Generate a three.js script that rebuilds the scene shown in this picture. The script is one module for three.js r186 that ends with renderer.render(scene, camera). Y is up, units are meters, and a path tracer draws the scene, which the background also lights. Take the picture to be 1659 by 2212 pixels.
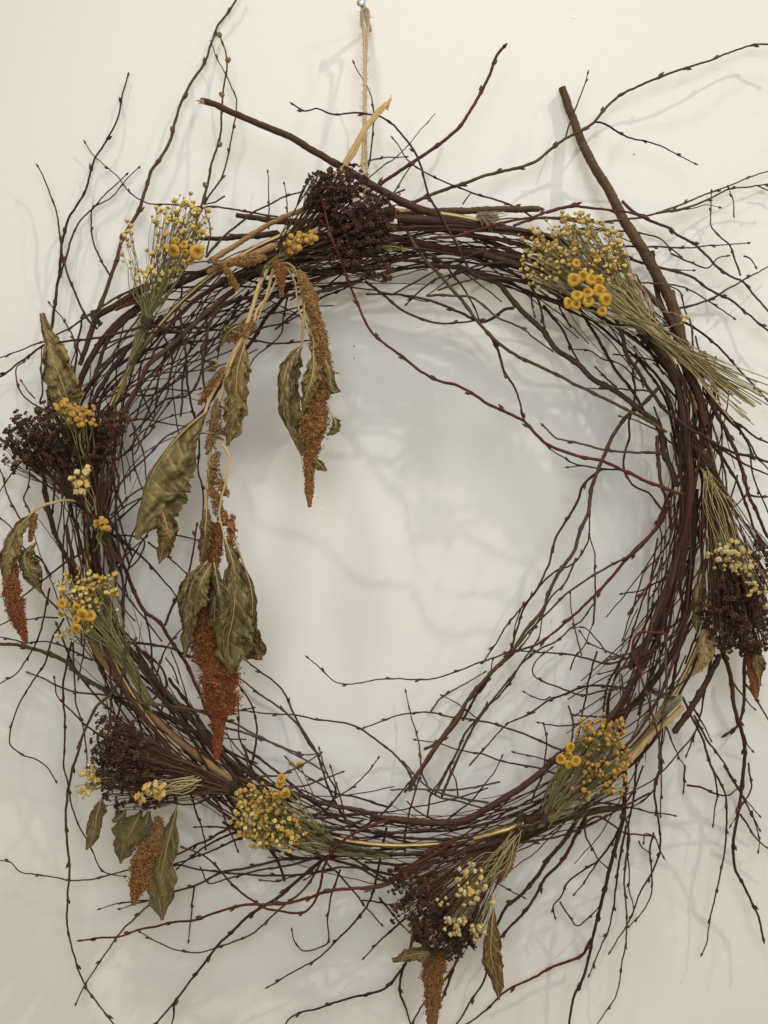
import * as THREE from 'three';
import { mergeGeometries } from 'three/addons/utils/BufferGeometryUtils.js';
import { RectAreaLightUniformsLib } from 'three/addons/lights/RectAreaLightUniformsLib.js';
import { ImprovedNoise } from 'three/addons/math/ImprovedNoise.js';

// ---------------------------------------------------------------- camera, lamps, exposure
const S = 0.00046;                  // metres on the wall per drawing unit (the drawing is 1659 x 2212 units)
const D = 0.95, EYE = 1.5;          // camera distance from the wall, height of the lens
const scene = new THREE.Scene();
const camera = new THREE.PerspectiveCamera(2 * Math.atan(1106 * S / D) * 180 / Math.PI, 0.75, 0.02, 30);
camera.position.set(0, EYE, D);
camera.lookAt(0, EYE, 0);
const renderer = new THREE.WebGLRenderer({ antialias: true });
renderer.toneMapping = THREE.LinearToneMapping;
renderer.toneMappingExposure = 1.34;
renderer.shadowMap.enabled = true;
RectAreaLightUniformsLib.init();

scene.background = new THREE.Color().setRGB(0.255, 0.222, 0.16);   // the evenly lit room in front of the wall
function lamp(x, y, z, cd, size) {
  const l = new THREE.SpotLight(new THREE.Color().setRGB(1.0, 0.95, 0.85), cd, 0, 0.31, 1, 2);
  l.position.set(x, y, z); l.target.position.set(0.0, 1.33, 0);
  l.castShadow = true; l.shadow.radius = size; l.shadow.mapSize.set(2048, 2048); l.shadow.bias = -0.0005;
  scene.add(l, l.target);
}
lamp(-0.55, 4.0, 1.25, 4.8, 8);      // three small ceiling lamps, high up in front of the wall
lamp(1.55, 3.9, 1.30, 6.9, 1.8);
lamp(2.9, 3.5, 1.5, 3.1, 3);

const daylight = new THREE.RectAreaLight(new THREE.Color().setRGB(0.94, 0.98, 1.05), 3.2, 1.1, 0.9);   // a window across the room
daylight.position.set(0.1, 2.0, 1.6); daylight.lookAt(0, 1.45, 0); scene.add(daylight);

// ---------------------------------------------------------------- helpers
const rng = (seed) => () => { seed = (seed + 0x6d2b79f5) | 0; let t = Math.imul(seed ^ (seed >>> 15), 1 | seed); t = (t + Math.imul(t ^ (t >>> 7), 61 | t)) ^ t; return ((t ^ (t >>> 14)) >>> 0) / 4294967296; };
const noiser = new ImprovedNoise();
const N3 = (x, y, z) => noiser.noise(x, y, z);
const { clamp, lerp, smoothstep } = THREE.MathUtils;
const V = (x, y, z) => new THREE.Vector3(x, y, z);
// a point whose sight line meets the wall at (x, y) of the drawing, z units in front of the wall
const at = (x, y, z = 0) => { const k = 1 - z * S / D; return V((x - 829.5) * S * k, EYE + (1106 - y) * S * k, z * S); };
const used = {};
function numbered(n) { const k = used[n] = (used[n] ?? -1) + 1; return k ? n + '_' + String(k).padStart(3, '0') : n; }
function thing(name, label, category, pos, group) {
  const o = new THREE.Group(); o.name = numbered(name); o.position.copy(pos); scene.add(o);
  o.userData = { label, category }; if (group) o.userData.group = group;
  return o;
}
function root(o) { while (o.parent && o.parent !== scene) o = o.parent; return o; }
function part(name, geo, material, parent) {          // geometry given in world coordinates, parent a thing or part at its root's base
  const base = root(parent).position;
  geo.translate(-base.x, -base.y, -base.z);
  const m = new THREE.Mesh(geo, material); m.name = name; m.castShadow = m.receiveShadow = true; parent.add(m); return m;
}
function stuff(m) { m.userData.kind = 'stuff'; return m; }
function piece(name, geo, material, parent, pos, quat, scale) {   // shared geometry placed at a world position
  const m = new THREE.Mesh(geo, material); m.name = name; m.position.copy(pos).sub(root(parent).position);
  if (quat) m.quaternion.copy(quat);
  if (scale) m.scale.copy(scale);
  m.castShadow = m.receiveShadow = true; parent.add(m); return m;
}
const UPV = V(0, 1, 0);
const aim = (dir) => new THREE.Quaternion().setFromUnitVectors(UPV, dir.clone().normalize());
const rgb = (r, g, b) => new THREE.Color().setRGB(r, g, b);

// a round, tapered, slightly uneven stem along world points; radii in metres
function tube(pts, radius, sides = 7, step = 0.005, opts = {}) {
  const curve = pts.length > 2 ? new THREE.CatmullRomCurve3(pts, false, 'centripetal') : new THREE.LineCurve3(pts[0], pts[1]);
  const len = curve.getLength(), n = Math.max(opts.min ?? 3, Math.round(len / step));
  const P = [], T = [];
  for (let i = 0; i <= n; i++) { P.push(curve.getPointAt(i / n)); }
  if (opts.wobble) for (let i = 0; i <= n; i++) {
    const p = P[i], f = 55, e = Math.min(1, Math.min(i, n - i) / 3);
    p.x += opts.wobble * e * (N3(p.x * f, p.y * f, opts.seed ?? 0) + 0.5 * N3(p.x * 170, p.y * 170, opts.seed ?? 0)); p.y += opts.wobble * e * (N3(p.y * f + 7, p.x * f, (opts.seed ?? 0) + 31) + 0.5 * N3(p.y * 170, p.x * 170, (opts.seed ?? 0) + 3)); p.z += opts.wobble * e * 0.7 * N3(p.x * f, p.y * f + 17, (opts.seed ?? 0) + 71);
    if (opts.floor !== undefined) p.z = Math.max(p.z, opts.floor);
  }
  for (let i = 0; i <= n; i++) T.push(P[Math.min(n, i + 1)].clone().sub(P[Math.max(0, i - 1)]).normalize());
  let nor = V(0, 0, 1).addScaledVector(T[0], -T[0].z); if (nor.lengthSq() < 1e-4) nor = V(1, 0, 0); nor.normalize();
  const pos = [], nrm = [], uv = [], idx = [];
  for (let i = 0; i <= n; i++) {
    nor.addScaledVector(T[i], -nor.dot(T[i])).normalize();
    const bi = T[i].clone().cross(nor), r = radius(i / n, i * len / n);
    for (let j = 0; j <= sides; j++) {
      const a = (j % sides) / sides * Math.PI * 2, c = Math.cos(a), s = Math.sin(a);
      const d = V(nor.x * c + bi.x * s, nor.y * c + bi.y * s, nor.z * c + bi.z * s);
      const rr = r * (opts.rough ? 1 + opts.rough * N3(P[i].x * 320 + c * 1.3, P[i].y * 320 + s * 1.3, (opts.seed ?? 0) * 3.1) : 1);
      pos.push(P[i].x + d.x * rr, P[i].y + d.y * rr, P[i].z + d.z * rr); nrm.push(d.x, d.y, d.z); uv.push(j / sides, i * len / n * 9 + (opts.seed ?? 0) * 0.37);
    }
  }
  const w = sides + 1;
  for (let i = 0; i < n; i++) for (let j = 0; j < sides; j++) { const a = i * w + j, b = a + w; idx.push(a, a + 1, b, b, a + 1, b + 1); }
  for (const [i, dirn] of [[0, -1], [n, 1]]) {          // closed ends, a little domed
    const c = pos.length / 3, r = radius(i / n, i * len / n), p = P[i].clone().addScaledVector(T[i], dirn * r * (opts.flat ? 0.05 : 0.8));
    pos.push(p.x, p.y, p.z); nrm.push(T[i].x * dirn, T[i].y * dirn, T[i].z * dirn); uv.push(0.5, i * len / n * 30);
    for (let j = 0; j < sides; j++) { const a = i * w + j; if (dirn < 0) idx.push(c, a + 1, a); else idx.push(c, a, a + 1); }
  }
  const g = new THREE.BufferGeometry();
  g.setAttribute('position', new THREE.Float32BufferAttribute(pos, 3)); g.setAttribute('normal', new THREE.Float32BufferAttribute(nrm, 3)); g.setAttribute('uv', new THREE.Float32BufferAttribute(uv, 2)); g.setIndex(idx);
  g.userData = { P, T, len };
  return g;
}
function lumpy(r, detail, amount, f, seed, sq = [1, 1, 1]) {   // an uneven pebble-like seed or bud
  const g = new THREE.IcosahedronGeometry(1, detail), p = g.attributes.position;
  for (let i = 0; i < p.count; i++) {
    const v = V(p.getX(i), p.getY(i), p.getZ(i)), k = r * (1 + amount * N3(v.x * f + seed * 5.3, v.y * f + seed, v.z * f - seed));
    p.setXYZ(i, v.x * k * sq[0], v.y * k * sq[1], v.z * k * sq[2]);
  }
  g.computeVertexNormals(); return g;
}
function tint(g, fn) {                                        // vertex colours that belong to the thing
  const p = g.attributes.position, c = new Float32Array(p.count * 3);
  for (let i = 0; i < p.count; i++) { const k = fn(p.getX(i), p.getY(i), p.getZ(i), i); c[i * 3] = k.r; c[i * 3 + 1] = k.g; c[i * 3 + 2] = k.b; }
  g.setAttribute('color', new THREE.BufferAttribute(c, 3)); return g;
}
function dataTexture(w, h, fn, srgb = false) {
  const d = new Uint8Array(w * h * 4);
  for (let y = 0; y < h; y++) for (let x = 0; x < w; x++) { const c = fn(x / w, y / h, x, y), o = (y * w + x) * 4; for (let k = 0; k < 3; k++) d[o + k] = clamp(Math.round((Array.isArray(c) ? c[k] : c) * 255), 0, 255); d[o + 3] = 255; }
  const t = new THREE.DataTexture(d, w, h); t.wrapS = t.wrapT = THREE.RepeatWrapping; t.magFilter = THREE.LinearFilter; t.minFilter = THREE.LinearMipmapLinearFilter; t.generateMipmaps = true;
  if (srgb) t.colorSpace = THREE.SRGBColorSpace; t.needsUpdate = true; return t;
}

// ---------------------------------------------------------------- materials
const tileNoise = (u, v, f, seed) => {                        // noise that tiles over 0..1
  const a = u * Math.PI * 2, b = v * Math.PI * 2, k = f / (2 * Math.PI);
  return N3(Math.cos(a) * k + seed, Math.sin(a) * k, Math.cos(b) * k + 3.3) * 0.6 + N3(Math.cos(b) * k * 1.3, Math.sin(b) * k * 1.3 + seed, Math.sin(a) * k * 1.3 + 9.1) * 0.6;
};
const rb = rng(77), lenticels = Array.from({ length: 70 }, () => [rb(), rb(), 0.012 + 0.03 * rb(), 0.004 + 0.006 * rb()]);
const barkTone = dataTexture(128, 256, (u, v) => {
  let k = 0.62 + 0.24 * tileNoise(u, v, 9, 1.7) + 0.24 * tileNoise(u, v, 26, 5.1) + 0.2 * tileNoise(u, v, 60, 8.1);
  for (const [x, y, a, b] of lenticels) { const dx = Math.min(Math.abs(u - x), 1 - Math.abs(u - x)) / (a * 2), dy = Math.min(Math.abs(v - y), 1 - Math.abs(v - y)) / (b * 2); if (dx * dx + dy * dy < 1) k += 0.28 * (1 - dx * dx - dy * dy); }
  return [k, k * 0.985, k * 0.97];
});
const barkRelief = dataTexture(128, 256, (u, v) => 0.5 + 0.25 * tileNoise(u, v, 30, 2.7) + 0.25 * tileNoise(u, v, 70, 6.1));
const bark = (r, g, b, rough = 0.66) => new THREE.MeshPhysicalMaterial({ specularIntensity: 0.45, color: rgb(r * 0.9, g * 0.88, b * 0.9), map: barkTone, bumpMap: barkRelief, bumpScale: 0.0004, roughness: rough });
const BARK = [bark(0.095, 0.041, 0.028), bark(0.072, 0.035, 0.028), bark(0.125, 0.046, 0.030), bark(0.110, 0.064, 0.034), bark(0.130, 0.060, 0.045), bark(0.150, 0.095, 0.050)];
const RED = bark(0.150, 0.042, 0.026), THICK = bark(0.145, 0.090, 0.046), THICKDARK = bark(0.110, 0.054, 0.033), CANE = bark(0.50, 0.29, 0.11, 0.5), TANBARK = bark(0.30, 0.16, 0.07, 0.6);
const plain = (r, g, b, rough = 0.8, more = {}) => new THREE.MeshStandardMaterial({ color: rgb(r, g, b), roughness: rough, ...more });
const BUDBARK = plain(0.062, 0.032, 0.020, 0.6), BUDOLIVE = plain(0.17, 0.12, 0.055, 0.6), CUT = plain(0.42, 0.24, 0.10, 0.9);
const BRASS = new THREE.MeshStandardMaterial({ color: rgb(0.40, 0.29, 0.13), metalness: 1, roughness: 0.46 });
const WIRE = plain(0.035, 0.026, 0.018, 0.9), STEEL = new THREE.MeshStandardMaterial({ color: rgb(0.42, 0.41, 0.40), metalness: 1, roughness: 0.42 });
const JUTE = plain(0.52, 0.39, 0.23, 0.95), TINTED = new THREE.MeshStandardMaterial({ color: 0xffffff, vertexColors: true, roughness: 0.85 });
const LEAFY = new THREE.MeshStandardMaterial({ color: 0xffffff, vertexColors: true, roughness: 0.72, side: THREE.DoubleSide });
const STALK = plain(0.50, 0.34, 0.14, 0.75), RIB = plain(0.38, 0.26, 0.11, 0.75);

// ---------------------------------------------------------------- the wall
{
  const speckle = dataTexture(512, 512, (u, v) => 0.5 + 0.22 * tileNoise(u, v, 40, 1.1) + 0.2 * tileNoise(u, v, 110, 4.2) + 0.16 * tileNoise(u, v, 230, 7.9));
  speckle.repeat.set(8, 6.4);
  const g = new THREE.BoxGeometry(4, 3.2, 0.12); g.translate(0, 1.6, -0.06);
  const wall = new THREE.Mesh(g, new THREE.MeshStandardMaterial({ color: rgb(0.80, 0.785, 0.745), roughness: 0.75, bumpMap: speckle, bumpScale: 0.0003 }));
  wall.name = 'wall'; wall.receiveShadow = wall.castShadow = true; wall.userData = { label: 'off-white painted plaster wall behind the wreath', kind: 'structure' }; scene.add(wall);
  const rand = rng(3), marks = [[765, 748, 1.6, 0], [765, 774, 1.4, 0], [1239, 38, 2.4, 1], [1369, 333, 1.6, 0], [695, 1101, 2.2, 1], [1636, 241, 1.6, 1], [1180, 1200, 1, 1], [905, 905, 1.2, 1]];
  const SPECK = [new THREE.MeshStandardMaterial({ color: rgb(0.22, 0.19, 0.16), roughness: 0.9 }), new THREE.MeshStandardMaterial({ color: rgb(0.84, 0.83, 0.80), roughness: 0.7 })];
  for (const [x, y, k, pale] of marks) { const m = new THREE.Mesh(lumpy(k * S, 1, 0.5, 2, x), SPECK[pale]); m.scale.set(0.8 + rand(), 1 + rand(), 0.5); m.position.copy(at(x, y, 0)); m.name = 'speck'; m.castShadow = m.receiveShadow = true; wall.add(m); }
}

// ---------------------------------------------------------------- the wreath
const HOOP = [870, 1142, 685], MIDZ = 115;
const wreath = thing('twig_wreath', 'large round wreath of bare brown twigs wound on a brass hoop on the wall', 'wreath', at(HOOP[0], HOOP[1], MIDZ));
{
  const g = new THREE.TorusGeometry(HOOP[2] * S * (1 - (MIDZ + 14) * S / D), 5.2 * S, 10, 220), c = at(HOOP[0], HOOP[1], MIDZ + 14); g.translate(c.x, c.y, c.z);
  part('hoop', g, BRASS, wreath);
}
const ringDistance = (x, y) => Math.max(0, Math.abs(Math.hypot(x - HOOP[0], y - HOOP[1]) - 655) - 50);
const budShapes = [0, 1, 2].map((i) => { const g = new THREE.LatheGeometry([[0, -0.1], [0.75, 0.05], [1, 0.5], [0.9, 1.1], [0.55, 1.9], [0.22, 2.5], [0, 2.75]].map(([a, b]) => new THREE.Vector2(a * (1 - i * 0.07), b * (1 + 0.12 * i))), 7); return g; });
const roundBud = lumpy(1, 1, 0.35, 2.2, 4, [1, 1.15, 1]);
const buds = []; let twigSeed = 100;
const REGIONS = { A: [0, 0], B: [829.5, 0], C: [0, 553], D: [829.5, 553], E: [0, 1106], G: [829.5, 1106], H: [0, 1659], I: [829.5, 1659] };

// Adds one twig, with nodes and buds, along drawing points [x, y, z?]; r is its half-thickness in drawing units at its thick end.
function growTwig(pts, r, o = {}) {
  const seed = ++twigSeed, rand = rng(seed * 7919), n = pts.length;
  const dist = pts.map(([x, y]) => ringDistance(x, y));
  const turned = dist[0] > dist[n - 1];
  if (turned) { pts = pts.slice().reverse(); dist.reverse(); }       // from the ring outwards
  const far = dist[n - 1], zb = o.z ?? lerp(70, 175, rand()), outer = Math.hypot(pts[n - 1][0] - HOOP[0], pts[n - 1][1] - HOOP[1]) > 660, zt = o.zt ?? (outer ? 14 + 42 * rand() : clamp(zb + lerp(-110, 40, rand()), 20, 170)), sway = (rand() - 0.5) * 34;
  const W = pts.map(([x, y], i) => at(x, y, Math.max(r + 5, far > 20 ? lerp(zb, zt, smoothstep(dist[i], 0, Math.max(160, far))) + sway * Math.sin(i * 1.1) * 0.5 : zb + sway * Math.sin(i / n * 5 + seed))));
  const free = far > 40, thick = r > 6.5, r1 = (o.tip ?? (free ? (far > 250 ? 0.5 : 0.62) : 0.85)) * r, nodes = [];
  let s = (30 + 40 * rand()) * S; const reach = W.reduce((a, p, i) => a + (i ? p.distanceTo(W[i - 1]) : 0), 0);
  while (s < reach - 12 * S) { nodes.push(s); s += (48 + 46 * rand()) * S; }
  const R = (u, d) => {
    let k = lerp(r * (free ? 1.08 : 1), r1, u);
    for (const m of nodes) { const q = Math.abs(d - m) / (6.5 * S); if (q < 1) k += (thick ? 0.10 : 0.34) * Math.min(r, 4) * (1 - q * q); }
    return k * S;
  };
  const g = tube(W, R, thick ? 12 : 7, 5 * S, { wobble: (thick ? 1.2 : 1.9) * S, seed, rough: thick ? 0.14 : 0.22, floor: (r + 2) * S, flat: thick });
  const { P, T, len } = g.userData, material = o.m ?? BARK[Math.floor(rand() * BARK.length)];
  const twig = part(o.name ?? (thick ? 'branch' : 'twig'), g, material, wreath);
  const bud = (d, side, size, ends) => {
    const i = clamp(Math.round(d / len * (P.length - 1)), 0, P.length - 1), t = T[i], b = t.clone().cross(V(0, 0, 1)).normalize().multiplyScalar(side);
    const turn = (rand() - 0.5) * 1.6, out = b.multiplyScalar(Math.cos(turn)).add(V(0, 0, Math.sin(turn)));
    const dir = ends ? t.clone() : t.clone().multiplyScalar(o.round ? 0.5 : 1).addScaledVector(out, o.round ? 0.9 : 0.42);
    const p = P[i].clone().addScaledVector(out, ends ? 0 : R(d / len, d) * (o.round ? 1.6 : 0.55));
    const k = size * S;
buds.push([k, o.round ? roundBud : budShapes[Math.floor(rand() * 3)], o.round ? BUDOLIVE : material === RED ? BUDBARK : rand() < 0.6 ? BUDBARK : material, twig, p, aim(dir)]);
  };
  if (o.round) o.round.forEach((u, i) => bud(u * len, i % 2 ? 1 : -1, 5.4, u > 0.99));
  else if (!thick && o.buds !== 0) {
    nodes.forEach((m, i) => { const q = m / len * far; if (free && (q > 25 || o.buds) && rand() < 0.9) bud(m, i % 2 ? 1 : -1, clamp(r * 1.15, 2.5, 4.0) * lerp(0.75, 1.15, rand())); });
    if (free) bud(len, 1, clamp(r1 * 1.8, 2.7, 4.2), true);
  }
  if (o.cut !== undefined) {                               // the sawn, paler end
    const e = turned ? P.length - 1 : 0, rc = (turned ? r1 : r), c = new THREE.CylinderGeometry(1, 1, 0.08, 14); c.scale(rc * S * 0.98, rc * S, rc * S * 0.98);
    piece('cut_end', c, CUT, twig, P[e].clone().addScaledVector(T[e], (turned ? 1 : -1) * rc * 0.08 * S), aim(T[e]));
  }
  return twig;
}
// one twig as read from a quarter of the photograph, in half drawing units
function t(region, r, o, ...c) {
  const [ox, oy] = REGIONS[region], pts = [];
  for (let i = 0; i < c.length; i += 2) pts.push([ox + c[i] / 2, oy + c[i + 1] / 2]);
  return growTwig(pts, r / 2, o);
}
const F = { z: 205, zt: 170 }, K = { z: 50, zt: 18 }, R = { m: RED }, FR = { z: 200, zt: 150, m: RED };
// top, one side
t('A', 8, K, 1040, -40, 1018, 0, 985, 55, 938, 115, 912, 190, 885, 270, 830, 350, 795, 415, 760, 515, 735, 610, 690, 690, 655, 735, 630, 810, 605, 895, 560, 975, 530, 1030, 510, 1106, 478, 1196, 445, 1290, 410, 1370);
t('A', 6, { z: 80, zt: 60, round: [1, 0.88, 0.72, 0.5, 0.31], m: BARK[5] }, 948, 150, 965, 200, 980, 260, 975, 330, 965, 400, 958, 470, 955, 560, 935, 650, 912, 710, 900, 780, 880, 860, 855, 940, 835, 1010, 800, 1100);
t('A', 4, { z: 40, zt: 30 }, 915, 190, 945, 270, 975, 320, 1005, 385, 1020, 430, 1018, 500, 1000, 590, 985, 670, 965, 750, 930, 810, 890, 865, 860, 930);
t('A', 15, { z: 150, zt: 130, m: THICKDARK, tip: 0.8, cut: 1 }, 870, 435, 910, 444, 1000, 485, 1130, 540, 1250, 590, 1350, 650, 1440, 700, 1540, 760, 1660, 830, 1780, 890, 1900, 930);
t('A', 6, K, 553, 325, 530, 400, 510, 510, 480, 570, 440, 640, 410, 690, 385, 760, 370, 820, 330, 890, 290, 960, 270, 1040, 262, 1120, 250, 1220, 222, 1420);
t('A', 5, { z: 50 }, 165, 722, 185, 760, 210, 820, 235, 890, 250, 960, 262, 1040, 278, 1140, 330, 1280, 380, 1380, 420, 1420);
t('A', 4, {}, 370, 620, 395, 660, 440, 705, 500, 755, 560, 830, 610, 865, 650, 882, 700, 882, 820, 890, 945, 895, 1100, 920, 1250, 950);
t('A', 4.5, {}, 545, 755, 470, 825, 410, 890, 350, 950, 310, 1030, 285, 1110, 260, 1200);
t('A', 4, {}, 597, 727, 545, 775, 485, 850, 400, 905, 395, 970, 405, 1050, 430, 1110, 475, 1190);
t('A', 3.5, {}, 970, 848, 935, 870, 885, 882, 850, 900);
t('A', 3.5, {}, 885, 880, 890, 930, 908, 980, 900, 1050, 892, 1095);
t('A', 3, {}, 1157, 745, 1160, 830, 1163, 920, 1160, 990);
t('A', 3, {}, 1228, 795, 1236, 840, 1242, 930, 1240, 990);
t('A', 5, {}, 1300, 830, 1230, 850, 1150, 890, 1090, 920, 1040, 960, 980, 1010, 930, 1060, 890, 1110);
t('A', 15, { z: 110, m: THICK, tip: 0.7 }, 1022, 930, 1100, 942, 1200, 955, 1320, 960, 1460, 968);
t('A', 13, { z: 90, m: THICKDARK }, 885, 1032, 980, 1028, 1080, 1020, 1200, 1008);
t('A', 5, { z: 170, zt: 120 }, 1268, 452, 1315, 480, 1370, 470, 1440, 495, 1530, 488, 1620, 498, 1659, 510, 1700, 540, 1735, 580, 1780, 640, 1809, 690, 1834, 780, 1854, 850, 1889, 910, 1919, 960, 1949, 1010, 1979, 1070, 2020, 1150);
t('A', 4, { z: 60, zt: 40 }, 1530, 275, 1560, 330, 1595, 390, 1612, 470, 1610, 560, 1605, 640, 1590, 720, 1560, 800);
t('B', 7, { z: 110, zt: 90, tip: 0.85, m: BARK[2] }, 515, 205, 490, 230, 465, 300, 430, 380, 390, 450, 340, 530, 280, 590, 200, 650, 110, 710, 0, 785, -80, 835);
t('B', 2.6, { buds: 0 }, 222, 490, 150, 570, 100, 630, 50, 680, 0, 715, -80, 780);
t('B', 4, {}, 40, 600, 70, 640, 100, 690, 170, 740, 250, 780, 310, 805, 380, 835, 460, 855, 530, 880, 600, 910, 650, 945);
t('B', 3, {}, 375, 836, 355, 860, 340, 882);
t('B', 3.5, {}, 90, 678, 0, 682, -50, 690, -110, 720);
t('B', 7, { z: 60, zt: 40 }, 1740, 190, 1659, 193, 1600, 195, 1520, 215, 1400, 265, 1300, 295, 1215, 325, 1130, 360, 1030, 405, 960, 465, 910, 525, 860, 560, 785, 600, 720, 645, 650, 700, 560, 730, 480, 745, 390, 775, 310, 805, 250, 825, 180, 850, 120, 880);
t('B', 4, { z: 50, zt: 50 }, 880, 320, 860, 380, 840, 440, 820, 485, 800, 540, 785, 597);
t('B', 4, { z: 45, zt: 70 }, 910, 525, 960, 540, 1010, 570, 1070, 600, 1150, 615, 1220, 640, 1280, 675, 1340, 705);
t('B', 23, { z: 125, zt: 12, m: THICK, tip: 0.72, cut: 1 }, 770, 380, 800, 470, 830, 550, 870, 650, 920, 740, 970, 820, 1010, 900, 1040, 960, 1080, 1020, 1130, 1100, 1180, 1190, 1230, 1280, 1270, 1400, 1290, 1540);
t('B', 13, { z: 75, m: THICK, tip: 1, cut: 1 }, 668, 902, 550, 905, 400, 907, 280, 912, 150, 918, 20, 920);
t('B', 6, FR, 835, 880, 770, 895, 700, 915, 630, 940, 540, 957, 470, 972, 400, 995, 300, 1020, 200, 1030);
t('B', 6, FR, 700, 918, 800, 893, 900, 898, 990, 910, 1060, 920, 1130, 940);
t('B', 6, {}, 1030, 870, 1070, 910, 1110, 935, 1180, 965, 1240, 990, 1260, 1010, 1350, 1060, 1395, 1106, 1430, 1146, 1500, 1196, 1550, 1216, 1600, 1276, 1655, 1340, 1720, 1400);
t('B', 5, {}, 1720, 722, 1659, 740, 1580, 765, 1500, 800, 1410, 830, 1340, 860, 1270, 890, 1200, 915, 1100, 940, 1000, 952, 900, 960, 780, 945);
t('B', 5, {}, 1720, 780, 1659, 795, 1590, 805, 1500, 815, 1440, 840, 1360, 880, 1280, 905, 1180, 920);
t('B', 3, {}, 1615, 803, 1659, 825, 1700, 850);
t('B', 3, {}, 1445, 895, 1400, 885, 1330, 900, 1240, 915);
t('B', 3, {}, 1490, 815, 1510, 870, 1512, 940);
t('B', 4, {}, 1415, 830, 1412, 900, 1415, 980, 1450, 1020, 1500, 1070, 1512, 1110, 1540, 1190);
t('B', 4.5, {}, 1570, 1050, 1480, 1058, 1380, 1062, 1290, 1072, 1180, 1065, 1050, 1065, 930, 1062);
t('B', 5, {}, 760, 995, 850, 990, 950, 995, 1050, 1000, 1130, 1015, 1190, 1030, 1240, 1070, 1280, 1106);
t('B', 6, {}, 560, 975, 650, 945, 740, 940, 830, 945, 920, 960);
t('B', 19, { z: 150, m: THICKDARK }, 60, 945, 200, 952, 330, 962, 480, 985, 600, 1005, 720, 1030, 850, 1080);
t('B', 15, { z: 140, m: THICKDARK }, -60, 1010, 60, 1030, 200, 1062, 330, 1085, 480, 1096, 620, 1120);
t('B', 12, { z: 120 }, -100, 990, 100, 980, 300, 1000, 450, 1040, 600, 1110, 760, 1180);
// rim, upper left of the opening
t('C', 5, {}, -40, 455, 0, 440, 80, 410, 170, 375, 230, 350, 300, 310, 370, 265, 440, 220, 520, 170, 620, 125);
t('C', 5.5, { z: 185, zt: 150 }, -60, 545, 0, 520, 100, 450, 190, 385, 290, 368, 420, 355, 540, 325, 640, 302, 740, 318, 780, 330);
t('C', 3.5, {}, 215, 205, 250, 245, 290, 300, 320, 360, 350, 430);
t('C', 4, R, 100, 460, 75, 480, 70, 530, 90, 590, 130, 630, 175, 655, 250, 690);
t('C', 3, {}, 95, 545, 125, 590, 150, 615);
t('C', 4, {}, 180, 400, 178, 500, 182, 590, 172, 632);
t('C', 4, {}, 205, 480, 206, 600, 210, 700);
t('C', 5, {}, 885, 255, 895, 340, 885, 430, 870, 500, 840, 570, 815, 600, 720, 620, 680, 650, 640, 700, 560, 780);
t('C', 4, {}, 985, 205, 950, 235, 900, 290, 850, 330, 780, 390, 720, 450, 650, 520);
t('C', 4.5, {}, 1400, 175, 1310, 240, 1220, 290, 1130, 312, 1060, 350);
t('C', 4, {}, 1245, 165, 1225, 260, 1215, 330, 1160, 390, 1100, 440, 1070, 490);
t('C', 4.5, {}, 995, 410, 880, 460, 790, 520, 720, 570, 660, 600, 530, 600, 420, 610);
t('C', 5, {}, 775, 230, 790, 350, 805, 450, 810, 560, 820, 620, 842, 700, 860, 800, 855, 930, 875, 1000, 880, 1106, 870, 1180);
t('C', 4, R, 790, 735, 700, 720, 620, 705, 560, 712);
t('C', 4, {}, 570, 720, 600, 800, 620, 850, 630, 940, 636, 1000);
t('C', 4.5, {}, 860, 690, 790, 740, 720, 780, 650, 850, 590, 910, 520, 980, 470, 1040, 450, 1100);
t('C', 4, R, 860, 575, 760, 610, 690, 690, 640, 770, 570, 830, 470, 900);
t('C', 8, { z: 70 }, 1255, 120, 1200, 210, 1150, 265, 1095, 360, 1000, 480, 920, 610, 850, 700, 780, 790, 700, 880);
t('C', 11, { z: 150 }, 1010, 150, 900, 240, 800, 330, 720, 400, 640, 470, 600, 560, 540, 660, 500, 760);
t('C', 15, { z: 150, m: THICKDARK }, 640, 130, 500, 215, 420, 262, 400, 310, 372, 400, 345, 470);
t('C', 14, { z: 145, m: TANBARK }, 660, 172, 600, 190, 540, 212, 500, 230);
t('C', 9, {}, 700, 260, 600, 350, 520, 440, 440, 560, 400, 640, 370, 760);
t('C', 9, {}, 620, 220, 540, 280, 470, 360, 430, 460, 400, 560);
t('C', 4, {}, 800, 340, 740, 480, 720, 600, 640, 740, 580, 860);
t('C', 4, {}, 700, 330, 740, 420, 735, 520, 690, 600, 650, 640);
t('C', 4, {}, 610, 460, 600, 540, 640, 660, 660, 700);
t('C', 10, { z: 80, m: THICKDARK }, -40, 750, 0, 785, 60, 835, 120, 890, 180, 930, 195, 1010, 210, 1100, 235, 1200);
t('C', 4, {}, 130, 900, 122, 1000, 102, 1050, 130, 1106, 150, 1180);
t('C', 4, {}, -20, 880, 10, 950, 30, 1020, 65, 1100, 110, 1170);
t('C', 3.5, {}, 90, 890, 30, 970, -20, 1050);
t('C', 3.5, {}, 610, 1045, 560, 1070, 510, 1106, 460, 1150);
t('C', 3.5, {}, 900, 770, 880, 765, 858, 770);
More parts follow.
